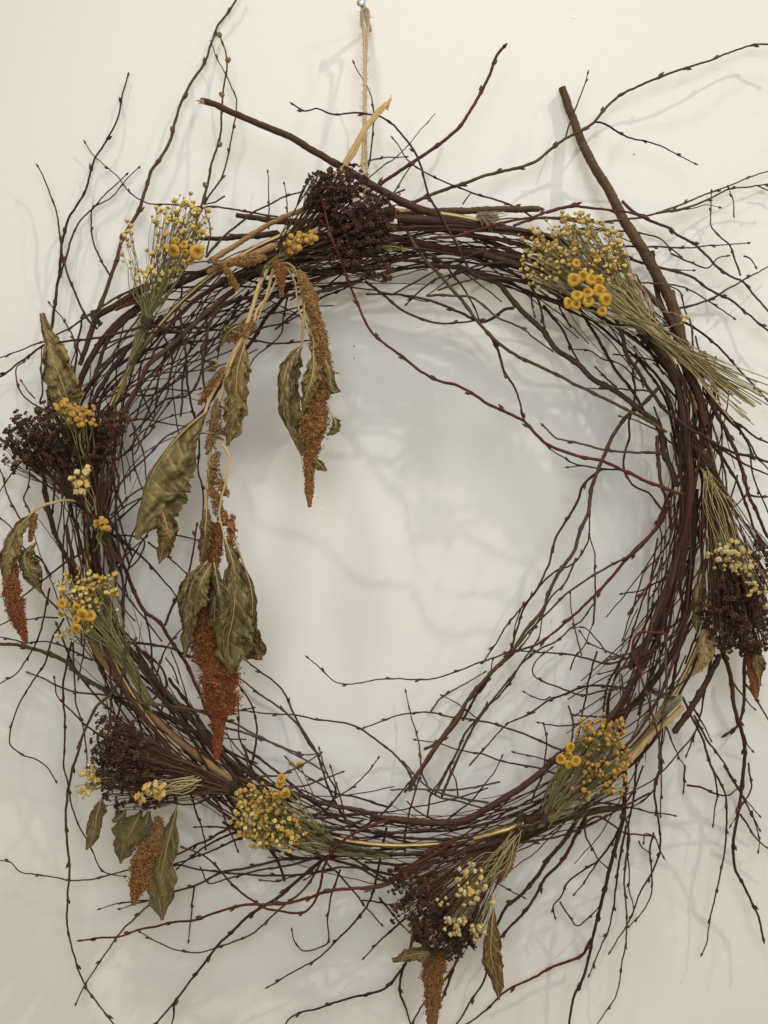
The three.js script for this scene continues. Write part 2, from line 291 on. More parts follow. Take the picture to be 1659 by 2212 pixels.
// inside of the opening, far side
t('D', 6.5, { z: 215, zt: 190, m: RED }, -319, -340, -270, -240, -240, -130, -220, -60, -195, 0, -159, 100, -129, 170, -100, 240, -60, 320, 0, 378, 80, 435, 150, 490, 240, 540, 320, 560, 400, 605, 440, 635, 530, 675, 600, 710, 650, 760, 700, 810, 780, 845, 860, 870, 930, 880, 1000, 910, 1080, 945, 1160, 985, 1230, 1010, 1290, 1030);
t('D', 7, { z: 165 }, 100, -110, 165, 0, 240, 80, 300, 150, 345, 200, 385, 260, 430, 310, 500, 380, 590, 440, 700, 490, 860, 570, 1000, 640, 1140, 710, 1220, 760);
t('D', 6, { z: 160 }, 445, 325, 490, 400, 520, 500, 560, 560, 585, 620, 600, 690, 610, 715);
t('D', 12, { z: 140 }, 320, 40, 400, 85, 490, 115, 530, 160, 580, 220, 640, 280, 690, 325, 740, 400, 830, 460, 900, 530, 960, 562, 1050, 620, 1110, 670, 1180, 725, 1200, 790, 1210, 860, 1240, 920, 1265, 990);
t('D', 5, {}, 185, 172, 260, 168, 330, 172, 390, 185, 440, 220, 490, 265, 560, 295, 610, 320, 650, 355, 720, 405);
t('D', 6, {}, -60, 165, 0, 165, 100, 172, 200, 195, 300, 230, 380, 270, 430, 285, 480, 260, 520, 230, 560, 225);
t('D', 5.5, {}, -80, 110, 0, 170, 50, 215, 130, 260, 250, 292, 330, 288, 420, 275);
t('D', 6, {}, 690, 215, 740, 275, 780, 330, 810, 400, 835, 447);
t('D', 6, {}, 600, 60, 635, 135, 670, 200, 692, 302);
t('D', 4, {}, 750, 130, 762, 230, 808, 310);
t('D', 5, R, 500, 120, 660, 178, 750, 210, 850, 260, 940, 290, 1040, 300, 1090, 305);
t('D', 4, {}, 630, 150, 640, 210, 650, 255);
t('D', 4, {}, 870, 572, 970, 573, 1070, 578, 1160, 586);
t('D', 4.5, R, 920, 487, 960, 530, 1005, 567);
t('D', 5.5, {}, 690, 735, 720, 765, 740, 785, 830, 805, 920, 830, 970, 840, 1040, 848, 1130, 848, 1200, 855);
t('D', 4, {}, 720, 835, 770, 870, 830, 900, 900, 912, 960, 920, 1030, 925);
t('D', 3.5, {}, 800, 912, 850, 906, 905, 914);
t('D', 8, { z: 130, zt: 120 }, 1190, 565, 1120, 640, 1050, 690, 1000, 760, 970, 820, 940, 890, 910, 960, 890, 1050, 882, 1106, 850, 1180, 820, 1276, 770, 1346, 710, 1456, 690, 1526, 620, 1606, 570, 1686, 540, 1726, 470, 1796, 400, 1866, 350, 1936, 310, 2006, 240, 2096, 190, 2166, 150, 2230, 110, 2310);
t('D', 5, {}, 1100, 440, 1075, 500, 1085, 580, 1075, 660, 1060, 720, 1060, 790, 1040, 850, 1035, 920, 1060, 970, 1090, 1000, 1140, 1020, 1180, 1070, 1215, 1110);
t('D', 5.5, {}, 930, 930, 890, 960, 850, 1010, 840, 1050, 812, 1106, 760, 1186, 740, 1226, 710, 1336, 650, 1456, 600, 1516, 540, 1586, 500, 1646, 460, 1706, 436, 1745);
t('D', 8, { z: 190, zt: 190 }, 1000, 265, 1030, 340, 1050, 430, 1100, 500, 1140, 570, 1200, 650, 1280, 720, 1350, 762, 1430, 810, 1520, 850, 1600, 870, 1700, 905);
t('D', 15, { z: 150, m: THICKDARK }, 1100, 330, 1190, 420, 1255, 520, 1290, 650, 1312, 800, 1325, 950, 1318, 1106, 1300, 1260, 1280, 1400);
t('D', 17, { z: 120, m: THICK, tip: 1, cut: 1 }, 1240, 158, 1250, 250, 1275, 350, 1310, 450, 1340, 580, 1390, 700);
t('D', 14, { z: 100, m: THICKDARK }, 1160, -20, 1170, 90, 1190, 190, 1240, 300, 1300, 420, 1345, 560, 1380, 700, 1390, 830);
t('D', 10, {}, 1080, 110, 1170, 190, 1250, 300, 1330, 430, 1400, 590, 1440, 690, 1475, 745, 1520, 845, 1555, 950, 1580, 1040, 1612, 1110, 1650, 1200);
t('D', 5.5, {}, 1380, 590, 1460, 680, 1550, 740, 1620, 790, 1700, 815);
t('D', 5, {}, 1420, 620, 1480, 700, 1560, 780, 1610, 860, 1680, 950);
t('D', 4.5, {}, 1400, 600, 1460, 660, 1530, 740, 1580, 830, 1590, 930, 1640, 1060, 1680, 1150);
t('D', 5, R, 1380, 780, 1450, 830, 1530, 880, 1600, 920, 1700, 960);
t('D', 6, {}, 1000, -10, 1150, 40, 1270, 70, 1330, 90, 1430, 160, 1500, 190, 1560, 240, 1620, 290, 1720, 370);
t('D', 4, {}, 1110, 115, 1170, 120, 1280, 130, 1370, 175, 1430, 210, 1510, 268);
t('D', 5, {}, 1230, 235, 1280, 225, 1380, 200, 1440, 170, 1540, 110, 1600, 80, 1659, 45, 1700, 20);
t('D', 4, {}, 1190, 105, 1280, 160, 1300, 230, 1330, 310, 1335, 390);
t('D', 5, {}, 1230, 240, 1270, 268, 1340, 310, 1430, 380, 1500, 450, 1560, 520, 1610, 570, 1700, 680);
t('D', 4, {}, 1240, -10, 1330, 30, 1400, 50, 1440, 10, 1480, 0);
t('D', 3.5, {}, 1555, 0, 1580, 10, 1605, 45);
t('D', 3, {}, 1210, 55, 1270, 60, 1335, 62);
t('D', 8, {}, 1180, 780, 1185, 870, 1200, 1000, 1230, 1080, 1240, 1180);
t('D', 6, {}, 1280, 930, 1230, 1040, 1200, 1110, 1160, 1200, 1110, 1256, 1040, 1320);
t('D', 5, {}, 1700, 1038, 1659, 1040, 1600, 1040, 1570, 1030);
t('D', 5, {}, 1340, 900, 1400, 980, 1480, 1080, 1490, 1050);
t('D', 7, {}, 1390, 620, 1340, 720, 1420, 820, 1500, 930, 1560, 1060, 1600, 1180, 1640, 1280);
// left rim and lower left
t('E', 10, { z: 100, m: THICKDARK }, 190, -80, 215, 0, 240, 100, 280, 180, 305, 235, 330, 320, 360, 420);
t('E', 11, { z: 90, zt: 60, m: BARK[5] }, -40, 562, 0, 570, 100, 580, 200, 610, 290, 650, 350, 710, 420, 750, 480, 790, 560, 840, 640, 860, 760, 900, 880, 980);
t('E', 4.5, R, 125, 695, 190, 720, 270, 760, 340, 780, 440, 790, 540, 805, 640, 840);
t('E', 3.5, {}, 90, 468, 190, 455, 250, 457);
t('E', 3.5, {}, -20, 535, 40, 550, 100, 565);
t('E', 3.5, {}, -20, 500, 40, 470, 80, 440);
t('E', 4, {}, 215, 330, 200, 400, 180, 500, 150, 580, 100, 660, 60, 705, -20, 755);
t('E', 4, {}, 275, 460, 220, 560, 200, 640, 150, 720, 95, 810, 60, 890, 40, 970, 45, 1005, 100, 1050, 160, 1070, 210, 1110, 240, 1160);
t('E', 4.5, { z: 70, zt: 45 }, 310, 560, 290, 650, 272, 770, 280, 900, 280, 1000, 275, 1106, 290, 1160, 305, 1246, 330, 1326, 370, 1406, 400, 1466, 435, 1546, 480, 1566, 535, 1574);
t('E', 6, { z: 170, zt: 60 }, 590, 545, 545, 590, 535, 680, 490, 770, 420, 840, 390, 890, 360, 960, 335, 1040, 312, 1120, 295, 1190, 285, 1290, 290, 1410, 300, 1540, 292, 1670, 290, 1780, 310, 1870, 340, 1980, 375, 2060, 420, 2120, 490, 2215, 530, 2280);
t('E', 4, {}, 315, 560, 320, 700, 330, 830, 350, 900, 370, 990, 375, 1100);
t('E', 4, {}, 235, 720, 250, 800, 330, 880, 380, 930, 440, 970);
t('E', 5, {}, 470, 90, 560, 150, 640, 220, 700, 290, 750, 350, 768, 372);
t('E', 5.5, {}, 850, 60, 830, 200, 800, 300, 750, 400, 712, 490);
t('E', 4, {}, 740, 100, 790, 105, 850, 120);
t('E', 8, { z: 90 }, 480, 110, 560, 300, 620, 420, 690, 480, 720, 530, 760, 590, 800, 650, 830, 710, 865, 790, 890, 850, 930, 930);
t('E', 4.5, {}, 620, 420, 650, 560, 656, 650, 660, 755);
t('E', 3.5, {}, 715, 630, 750, 680, 772, 745);
t('E', 6, {}, 530, 560, 640, 570, 740, 590, 830, 628, 900, 640);
t('E', 5, {}, 1040, 620, 1110, 680, 1180, 730, 1220, 770, 1260, 850, 1300, 930, 1350, 1010, 1390, 1106, 1430, 1220, 1500, 1340);
t('E', 5, {}, 990, 690, 1020, 710, 1100, 770, 1200, 840, 1280, 910, 1330, 990, 1380, 1055);
t('E', 4.5, {}, 1055, 858, 1150, 870, 1260, 875, 1390, 900, 1500, 915, 1580, 950, 1659, 1010, 1720, 1066, 1765, 1120, 1800, 1200);
t('E', 5, {}, 1020, 730, 1080, 820, 1105, 900, 1105, 1000, 1090, 1080, 1060, 1160);
t('E', 5.5, {}, 600, 825, 760, 840, 880, 870, 1000, 910, 1100, 960, 1200, 1010, 1300, 1060, 1400, 1120);
t('E', 4.5, {}, 900, 920, 970, 930, 1100, 970, 1230, 1020, 1300, 1048, 1370, 1045);
t('E', 6, {}, 590, 590, 700, 780, 790, 860, 880, 930, 970, 1020, 1060, 1106, 1160, 1170);
t('E', 4.5, {}, 580, 600, 680, 720, 740, 840, 860, 880);
t('E', 4, {}, 480, 100, 620, 120, 600, 200, 540, 260);
t('E', 4, {}, 630, 110, 560, 170, 500, 230, 470, 260);
t('E', 5, {}, 420, 130, 330, 190, 240, 250, 180, 300, 90, 370);
t('E', 4, {}, 500, 300, 560, 380, 640, 480, 700, 560);
t('E', 4, {}, 640, 130, 720, 190, 800, 260, 850, 310);
t('E', 4, {}, -20, 10, 40, 60, 100, 150, 180, 210, 220, 280);
t('E', 4, {}, 150, 180, 180, 260, 180, 340, 250, 420);
t('E', 4, {}, 400, 640, 310, 600, 250, 570, 180, 560, 100, 570);
t('E', 5, {}, 1000, 700, 900, 680, 830, 640);
t('E', 5, {}, 640, 820, 720, 760, 700, 680, 620, 600);
// the fan of twigs in the lower right of the opening
t('E', 4.5, { z: 120, zt: 150 }, 1333, 632, 1390, 680, 1440, 730, 1490, 745, 1560, 738, 1659, 721, 1760, 722, 1869, 722, 1939, 700, 2019, 670, 2089, 645, 2219, 590, 2310, 490, 2379, 420, 2459, 345, 2579, 265, 2689, 205, 2740, 170, 2830, 80, 2880, 0);
t('G', 7, { z: 125, zt: 130, m: RED }, 540, 615, 680, 562, 780, 480, 870, 400, 950, 320, 1050, 200, 1120, 130, 1190, 50, 1225, -20);
t('G', 5, {}, 890, 0, 885, 110, 860, 170, 820, 220, 740, 260, 690, 300, 640, 360, 600, 430, 570, 520, 550, 590, 430, 740, 340, 900);
t('G', 4, {}, 888, 100, 910, 190, 912, 300, 910, 400, 905, 480);
t('G', 4, {}, 830, 200, 780, 310, 720, 370, 690, 430, 670, 540);
t('G', 5, {}, 905, 400, 850, 470, 800, 510, 740, 560, 680, 590, 600, 650, 540, 740, 490, 800, 430, 860, 350, 960, 310, 1050, 270, 1120, 220, 1220);
t('G', 3.2, {}, 805, 355, 810, 430, 822, 490, 840, 560, 855, 620);
t('G', 3.2, {}, 820, 500, 870, 500, 920, 550, 960, 610);
t('G', 3.5, {}, 850, 520, 880, 560, 960, 600, 1025, 625);
t('G', 3.2, {}, 900, 490, 870, 570, 820, 640, 805, 682);
t('G', 5, {}, 560, 595, 640, 605, 720, 608, 800, 615, 880, 635, 940, 652, 1000, 652, 1050, 630, 1110, 620, 1160, 600);
t('G', 4, {}, 720, 590, 660, 640, 640, 690, 650, 712, 740, 750, 850, 790, 930, 775, 1000, 765);
t('G', 5, {}, 540, 910, 630, 870, 700, 820, 760, 795, 820, 770, 880, 750, 960, 752, 1080, 772);
t('G', 3.2, {}, 610, 780, 650, 800, 690, 810, 720, 798);
t('G', 4.5, {}, -80, 930, 0, 900, 60, 880, 140, 865, 220, 870, 300, 885, 380, 895, 450, 910, 540, 935, 640, 975, 720, 1010, 790, 1038);
t('G', 3.8, {}, 95, 780, 115, 880, 140, 950, 155, 1030, 160, 1106, 190, 1190);
t('G', 4, {}, 140, 985, 240, 1000, 330, 1030, 420, 1045, 520, 1080, 640, 1100, 740, 1130);
t('G', 3.5, {}, 370, 1095, 410, 1050, 470, 980, 540, 912, 640, 870);
t('G', 3.5, {}, 200, 865, 240, 810, 300, 770, 370, 730, 430, 695);
t('G', 3, {}, 255, 795, 320, 830, 380, 870, 415, 905);
t('G', 5.5, { z: 150 }, 175, 1025, 230, 990, 300, 900, 360, 820, 420, 770, 480, 680, 540, 630, 610, 560, 690, 430);
t('G', 5.5, {}, 660, 560, 560, 700, 480, 800, 420, 880, 370, 960, 330, 1040, 300, 1110, 250, 1230);
t('G', 5, R, 470, 640, 440, 740, 370, 800, 330, 890, 250, 990, 180, 1090, 90, 1210);
t('G', 4, {}, 600, 400, 570, 480, 545, 600, 450, 700);
t('G', 4.5, {}, 1190, 55, 1200, 130, 1170, 250, 1130, 350, 1080, 500, 1040, 620, 1000, 680, 960, 770, 948, 890);
t('G', 4, {}, 1262, 0, 1230, 130, 1180, 200, 1130, 250, 1100, 330, 1075, 420, 1050, 490, 1033, 545);
t('G', 11, { z: 150 }, 1310, -80, 1295, 50, 1285, 150, 1240, 260, 1200, 380, 1160, 480, 1130, 600, 1060, 760, 990, 870, 900, 980);
t('G', 14, { z: 120, m: THICKDARK }, 1345, -100, 1340, 50, 1330, 200, 1310, 380, 1270, 560, 1200, 680, 1110, 800, 1010, 890, 900, 1000);
t('G', 9, {}, 1300, 100, 1260, 300, 1210, 420, 1170, 560, 1090, 720, 1010, 840);
t('G', 5, { z: 190, zt: 190, m: RED }, 1220, 528, 1150, 518, 1100, 525, 1075, 570, 1075, 620, 1100, 680, 1130, 780, 1160, 870, 1190, 990, 1200, 1100);
t('G', 5, { z: 195, zt: 195 }, 1220, 540, 1216, 660, 1222, 760, 1210, 860, 1190, 980, 1188, 1095);
t('G', 6, R, 1290, 120, 1255, 250, 1240, 360, 1220, 470, 1215, 560);
t('G', 4, {}, 1160, 540, 1090, 590, 1010, 700, 970, 800, 960, 890);
t('G', 9, { z: 90, m: BARK[0] }, 1440, 540, 1480, 650, 1500, 720, 1510, 830, 1530, 900, 1550, 960, 1560, 1050, 1552, 1120, 1540, 1240, 1525, 1330, 1512, 1406, 1515, 1536, 1550, 1606, 1590, 1686, 1620, 1756, 1637, 1836);
t('G', 8, {}, 1570, 560, 1560, 640, 1555, 760, 1550, 860, 1530, 920, 1480, 960);
t('G', 5, {}, 1290, 800, 1320, 870, 1350, 920, 1380, 990, 1400, 1060, 1425, 1120, 1470, 1206, 1480, 1356, 1465, 1506, 1440, 1626, 1410, 1746, 1395, 1866, 1375, 1906);
t('G', 4, {}, 1320, 820, 1370, 900, 1412, 985);
t('G', 4.5, {}, 1420, 600, 1390, 750, 1370, 870, 1340, 970, 1308, 1048);
t('G', 3.5, {}, 1220, 930, 1260, 1030, 1298, 1095);
t('G', 4, {}, 1510, 740, 1540, 780, 1580, 830, 1600, 850);
t('G', 4.5, {}, 1560, 740, 1590, 780, 1620, 830, 1680, 930);
t('G', 4.5, {}, 1340, 880, 1400, 990, 1460, 1070, 1500, 1150, 1560, 1240, 1620, 1310);
t('G', 3.5, {}, 1555, 960, 1575, 1010, 1590, 1030);
t('G', 13, { z: 150, m: THICKDARK, tip: 0.9, cut: 1 }, 1450, 620, 1400, 720, 1320, 860, 1255, 950);
t('G', 9, R, 800, 1106, 740, 1075, 880, 1000, 980, 900, 1060, 800);
// hanging twigs, lower right
t('I', 5, {}, 1200, -20, 1170, 80, 1175, 170, 1190, 260, 1190, 370, 1160, 450, 1110, 530, 1080, 610, 1050, 680, 1010, 740, 978, 792);
t('I', 9, { z: 110, zt: 60 }, 1035, -40, 1042, 100, 1030, 230, 990, 380, 960, 500, 930, 620, 900, 740, 870, 880, 820, 990, 800, 1106, 790, 1160);
t('I', 5, {}, 1045, 250, 1010, 450, 990, 600, 970, 700, 930, 790, 888, 892);
t('I', 4.5, {}, 1040, 200, 1060, 300, 1040, 450, 1045, 600, 1050, 700, 1030, 840, 1000, 990, 960, 1050, 915, 1115);
t('I', 4.5, {}, 1090, -30, 1080, 120, 1060, 230, 1050, 350, 1060, 450, 1060, 530, 1078, 598);
t('I', 6, R, 895, 740, 850, 810, 750, 850, 650, 900, 580, 935, 510, 975, 440, 1050, 340, 1115);
t('I', 9, { z: 80, zt: 50 }, 850, 180, 830, 225, 790, 300, 720, 380, 660, 470, 590, 550, 530, 600, 490, 670, 440, 760);
t('I', 7, { z: 60, zt: 40 }, 880, 180, 860, 230, 810, 330, 770, 400, 700, 470, 650, 560, 610, 620, 550, 680, 500, 740, 450, 850, 430, 920, 380, 1000, 310, 1112);
t('I', 4.5, {}, 875, 190, 870, 280, 900, 350, 930, 400, 962, 428);
t('I', 4.5, R, 870, 240, 890, 222, 920, 208, 980, 240, 1040, 280, 1130, 290, 1170, 300, 1190, 350, 1206, 382);
t('I', 4.5, {}, 1030, 240, 970, 340, 920, 405, 860, 440, 790, 500, 760, 560, 730, 600, 738, 642);
t('I', 3.5, {}, 930, 395, 880, 470, 840, 520, 825, 542);
t('I', 3.5, {}, 945, 560, 920, 610, 870, 660, 835, 680, 800, 640, 760, 578);
t('I', 4, {}, 1165, 280, 1150, 350, 1155, 450, 1150, 560, 1110, 630, 1060, 682);
t('I', 3.5, {}, 1100, 315, 1115, 345, 1142, 362);
t('I', 3.5, {}, 1155, 290, 1128, 285, 1122, 320);
t('I', 4.5, {}, 1300, -10, 1298, 40, 1294, 98);
t('I', 4, {}, 1420, 0, 1440, 110, 1430, 180, 1422, 242);
t('I', 4.5, R, 1310, 75, 1370, 85, 1430, 110, 1490, 120, 1535, 82);
t('I', 5.5, {}, 1470, -10, 1530, 90, 1580, 180, 1622, 265);
t('I', 4, {}, 1575, -20, 1585, 90, 1550, 160, 1500, 245);
t('I', 4.5, {}, 1540, 200, 1590, 280, 1640, 335, 1700, 370);
t('I', 3.5, {}, 1590, 185, 1622, 320, 1618, 355);
t('I', 4.5, {}, 1120, -10, 1060, 130, 1030, 160, 930, 170, 860, 190);
t('I', 4, {}, 1200, -30, 1160, 100, 1090, 160, 1020, 180);
t('I', 4.5, {}, 90, -20, 130, 30, 200, 90, 330, 130, 450, 150);
t('I', 4.5, {}, 170, -10, 110, 60, 40, 150, -10, 200, -80, 250);
t('I', 4, {}, 30, 95, 120, 92, 240, 95, 380, 85, 500, 60);
t('I', 4, {}, 295, -20, 240, 60, 200, 120, 188, 205);
t('I', 3.5, {}, 285, 0, 310, 50, 320, 125);
t('I', 4.5, R, 170, 0, 130, 120, 92, 275, 90, 360);
t('I', 15, { z: 140, m: THICKDARK }, 760, -60, 700, 0, 600, 80, 500, 142, 420, 190, 340, 228, 200, 236, 80, 226, -60, 216);
t('I', 17, { z: 90, m: THICK }, 1030, 170, 900, 190, 800, 212, 700, 245, 600, 296, 480, 340);
t('I', 4.5, {}, -20, 560, 0, 585, 60, 660, 105, 705);
t('I', 4.5, {}, 90, 650, 0, 730, -49, 780, -84, 818);
t('I', 6, {}, -440, 1130, -400, 1075, -280, 1035, -150, 995, 0, 955, 60, 890, 95, 840, 130, 720);
t('I', 6, {}, 85, 850, 68, 950, 90, 1030, 120, 1120);
t('I', 6, {}, 300, 870, 265, 960, 225, 1070);
t('I', 6, {}, 330, 800, 290, 880, 200, 980, 150, 1050, 110, 1130);
t('I', 7, {}, 330, 300, 230, 340, 120, 420, 0, 500, -80, 520);
// lower left, outside the ring
t('H', 4.5, { z: 60, zt: 40 }, 0, 400, 40, 405, 90, 450, 170, 460, 300, 485, 400, 480, 480, 460, 560, 440, 640, 430, 770, 420, 860, 440, 960, 450, 1060, 460, 1180, 465, 1300, 462, 1420, 440);
t('H', 7, { z: 190, zt: 110, m: RED }, 352, 745, 430, 735, 500, 730, 600, 700, 680, 682, 760, 665, 850, 655, 930, 625, 1040, 595, 1150, 590, 1260, 580, 1350, 555, 1430, 530, 1540, 520, 1659, 508, 1760, 440, 1860, 380, 1960, 320);
t('H', 5.5, { z: 50, zt: 40 }, 330, 1015, 370, 930, 430, 840, 470, 780, 520, 710, 580, 650, 650, 590, 740, 540, 840, 510, 960, 450, 1080, 430, 1200, 400, 1320, 390);
t('H', 4.5, {}, 608, 710, 660, 740, 740, 780, 850, 798, 940, 775, 1020, 745, 1100, 710, 1160, 655, 1220, 600, 1290, 545, 1340, 490, 1390, 400);
t('H', 7, { z: 130, zt: 60 }, 620, 1170, 670, 1106, 750, 1020, 800, 950, 870, 860, 940, 770, 1020, 690, 1100, 620, 1200, 560, 1270, 500, 1340, 440, 1420, 380);
t('H', 5, {}, 750, 1020, 752, 1060, 740, 1115);
t('H', 5.5, { z: 200, zt: 130, m: RED }, 795, 345, 890, 385, 940, 430, 990, 490, 1060, 550, 1140, 605, 1220, 620, 1310, 625, 1350, 590, 1380, 520, 1400, 430, 1440, 350, 1520, 290, 1600, 250, 1680, 225);
t('H', 4, {}, 840, 513, 830, 590, 822, 680, 815, 742);
t('H', 5, { z: 120, zt: 40 }, 1160, 945, 1260, 885, 1370, 825, 1450, 750, 1530, 670, 1590, 590, 1612, 530, 1640, 400, 1670, 260);
t('H', 4, {}, 1262, 705, 1275, 750, 1310, 790, 1370, 780, 1415, 755, 1415, 650, 1435, 540, 1470, 440);
t('H', 3.5, {}, 435, 608, 510, 585, 635, 572);
t('H', 3.5, {}, 520, 608, 580, 590, 640, 572);
t('H', 6, {}, 740, 390, 840, 335, 920, 300, 1020, 235, 1080, 180);
t('H', 5, {}, 770, 430, 880, 345, 980, 292, 1060, 270);
t('H', 4.5, {}, 740, 420, 900, 362, 1030, 308, 1120, 290);
t('H', 4.5, {}, 870, 440, 900, 495, 980, 480, 1080, 450, 1250, 420, 1360, 390);
t('H', 8, {}, 1130, 250, 1170, 350, 1200, 400, 1225, 472);
t('H', 4, {}, 1130, 485, 1200, 490, 1260, 470, 1340, 455, 1440, 440);
t('H', 9, { z: 140 }, 960, -60, 1040, 0, 1130, 60, 1290, 112, 1390, 150, 1540, 180, 1659, 215, 1760, 230);
t('H', 5, {}, 1300, 215, 1420, 215, 1520, 200, 1680, 190);
t('H', 4, {}, 1430, 0, 1460, 90, 1500, 240, 1530, 310);
t('H', 4.5, {}, 1240, -40, 1320, 30, 1460, 110, 1540, 125, 1680, 170);
t('H', 4.5, {}, 1380, -80, 1410, 20, 1450, 100, 1420, 170, 1350, 210);
t('H', 3.5, {}, 1565, 572, 1610, 575, 1680, 590);
t('H', 4.5, {}, 700, 145, 830, 158, 880, 140, 970, 100);
t('H', 4.5, {}, 1320, 480, 1400, 440, 1540, 430, 1640, 480, 1700, 500);

// ---- thin side shoots that stick out of the ring [angle in degrees, inwards -1 or outwards 1, how far]
for (let i = 0; i < 60; i++) {
  const rand = rng(31000 + i * 11), deg = [200, 185, 170, 160, 215, 228, 240, 255, 275, 290, 305, 320, 335, 350, 5, 20, 35, 48, 62, 145, 128, 110, 95][i % 23] + (rand() - 0.5) * 16, side = (i < 46 ? [1, -1, 1, 1, -1, 1, -1] : [-1])[i % (i < 46 ? 7 : 1)], far = 60 + 110 * rand() * (side > 0 ? 1 : 0.85), sweep = (rand() < 0.5 ? -1 : 1) * (9 + 11 * rand()), pts = [];
  for (let k = 0; k <= 6; k++) { const q = k / 6, a = (deg + sweep * q) * Math.PI / 180, d = 650 + side * (20 + far * q * (0.5 + 0.5 * q)) + (rand() - 0.5) * 9; pts.push([HOOP[0] + Math.cos(a) * d, HOOP[1] + 20 - Math.sin(a) * d]); }
  growTwig(pts, 1.7 + 0.8 * rand(), {});
}
// ---- the mass of twigs wound round the ring
const RIM = [[770, 540, 66], [1000, 535, 58], [1190, 590, 62], [1350, 690, 58], [1474, 830, 42], [1508, 985, 38], [1494, 1150, 36], [1458, 1320, 54], [1400, 1470, 68], [1330, 1610, 66], [1220, 1715, 62], [1060, 1795, 52], [860, 1825, 56], [660, 1790, 58], [500, 1700, 56], [360, 1570, 54], [255, 1410, 48], [205, 1230, 48], [195, 1060, 58], [225, 900, 74], [300, 770, 84], [420, 680, 76], [580, 600, 66]];
const rimCurve = new THREE.CatmullRomCurve3(RIM.map(([x, y]) => V(x, -y, 0)), true, 'centripetal'), rimWidth = (u) => { const f = ((u % 1) + 1) % 1 * RIM.length, i = Math.floor(f); return lerp(RIM[i % RIM.length][2], RIM[(i + 1) % RIM.length][2], f - i); };
function wound(seed, r, length, o = {}) {
  const rand = rng(seed), u0 = o.u ?? rand(), n = Math.max(5, Math.round(length * 46)), a = (rand() - 0.5) * 1.7, b = (rand() - 0.5) * 1.5, c = (rand() - 0.5) * 1.7, f = 3 + rand() * 5, ph = rand() * 6.3, flip = rand() < 0.5, peel = o.peel ?? rand(), peel2 = o.peel ?? rand(), pts = [], zz = [];
  for (let i = 0; i <= n; i++) {
    const q = i / n, u = ((u0 + (flip ? -1 : 1) * q * length) % 1 + 1) % 1, p = rimCurve.getPoint(u), tg = rimCurve.getTangent(u), w = rimWidth(u);
    let k = clamp(a + b * Math.sin(q * f + ph), -1, 1); const lim = Math.sqrt(1 - 0.7 * k * k);
    k += (peel - 0.5) * 3.4 * smoothstep(q, 0.6, 1) * (1 + rand() * 0.15) + (peel2 - 0.5) * 2.4 * smoothstep(1 - q, 0.65, 1);
    pts.push([p.x - tg.y * w * k, -(p.y + tg.x * w * k)]); zz.push(115 + 58 * lim * clamp(c + 0.6 * Math.sin(q * f * 0.8 + ph + 1), -1, 1));
  }
  growTwig(pts, r, { z: zz[Math.floor(n / 2)], ...o });
}
for (let i = 0; i < 62; i++) wound(4000 + i * 13, 1.8 + 1.9 * rng(900 + i)(), 0.10 + 0.16 * rng(700 + i)(), { u: (i * 0.381966) % 1 });
{ // the thinnest ones deep in the mass, too many to tell apart
  const list = [];
  for (let i = 0; i < 190; i++) {
    const rand = rng(20000 + i * 7), u0 = (i * 0.381966 + 0.1) % 1, length = 0.07 + 0.1 * rand(), a = (rand() - 0.5) * 2, c = (rand() - 0.5) * 1.8, b = (rand() - 0.5) * 3.0, n = 8, pts = [], rad = 1.0 + 1.3 * rand();
    for (let k = 0; k <= n; k++) { const q = k / n, u = (u0 + q * length) % 1, p = rimCurve.getPoint(u), tg = rimCurve.getTangent(u), w = rimWidth(u) * 1.05, o = a + b * (q - 0.5) * 2 + 0.2 * Math.sin(q * 6 + i); pts.push(at(p.x - tg.y * w * o, -(p.y + tg.x * w * o), clamp(112 + 55 * (c + 0.5 * Math.sin(q * 5 + i)), 25, 190))); }
    list.push(tube(pts, (q) => rad * (1 - 0.4 * q) * S, 5, 9 * S, { wobble: 2.2 * S, seed: i, rough: 0.25 }));
  }
  const part3 = [[], [], []]; list.forEach((g, i) => part3[i % 3].push(g));
  part3.forEach((l, i) => stuff(part('fine_twigs', mergeGeometries(l), [BARK[0], BARK[2], BARK[3]][i], wreath)));
}
for (let i = 0; i < 4; i++) wound(6000 + i * 17, 5.2 + 2.6 * rng(300 + i)(), 0.12 + 0.10 * rng(500 + i)(), { u: (i * 0.381966 + 0.2) % 1, peel: 0.5 + 0.12 * (rng(i)() - 0.5), m: [THICKDARK, THICK, BARK[4]][i % 3], name: 'branch' });
// the two pale peeled canes and the split stalk at the top
t('E', 17, { z: 138, m: CANE, name: 'cane', tip: 0.9 }, 400, 540, 430, 620, 480, 680, 560, 770, 650, 870, 740, 960, 840, 1040, 920, 1106, 1010, 1170, 1100, 1230);
t('A', 11, { z: 165, m: CANE, name: 'cane' }, 1330, 895, 1250, 930, 1150, 975, 1080, 1020, 1000, 1070, 900, 1130);
t('C', 13, { z: 185, m: CANE, name: 'cane' }, 1190, -45, 1080, 0, 1000, 20, 900, 70);
t('G', 12, { z: 155, m: STALK, name: 'cane', tip: 1, cut: 1 }, 1290, 845, 1220, 905, 1140, 980, 1080, 1050, 1000, 1130);
t('I', 11, { z: 172, m: BRASS, name: 'brass_tube' }, 390, 305, 470, 285, 540, 266, 600, 240);
buds.sort((a, b) => b[0] - a[0]);
{
  const rest = [];
  buds.forEach(([k, g, m, twig, p, q], i) => { if (i < 300) piece('bud', g, m, twig, p, q, V(k, k * 1.1, k)); else rest.push((g.index ? g.toNonIndexed() : g.clone()).applyMatrix4(new THREE.Matrix4().compose(p, q, V(k, k * 1.1, k)))); });
  if (rest.length) stuff(part('buds', mergeGeometries(rest), BUDBARK, wreath));
}
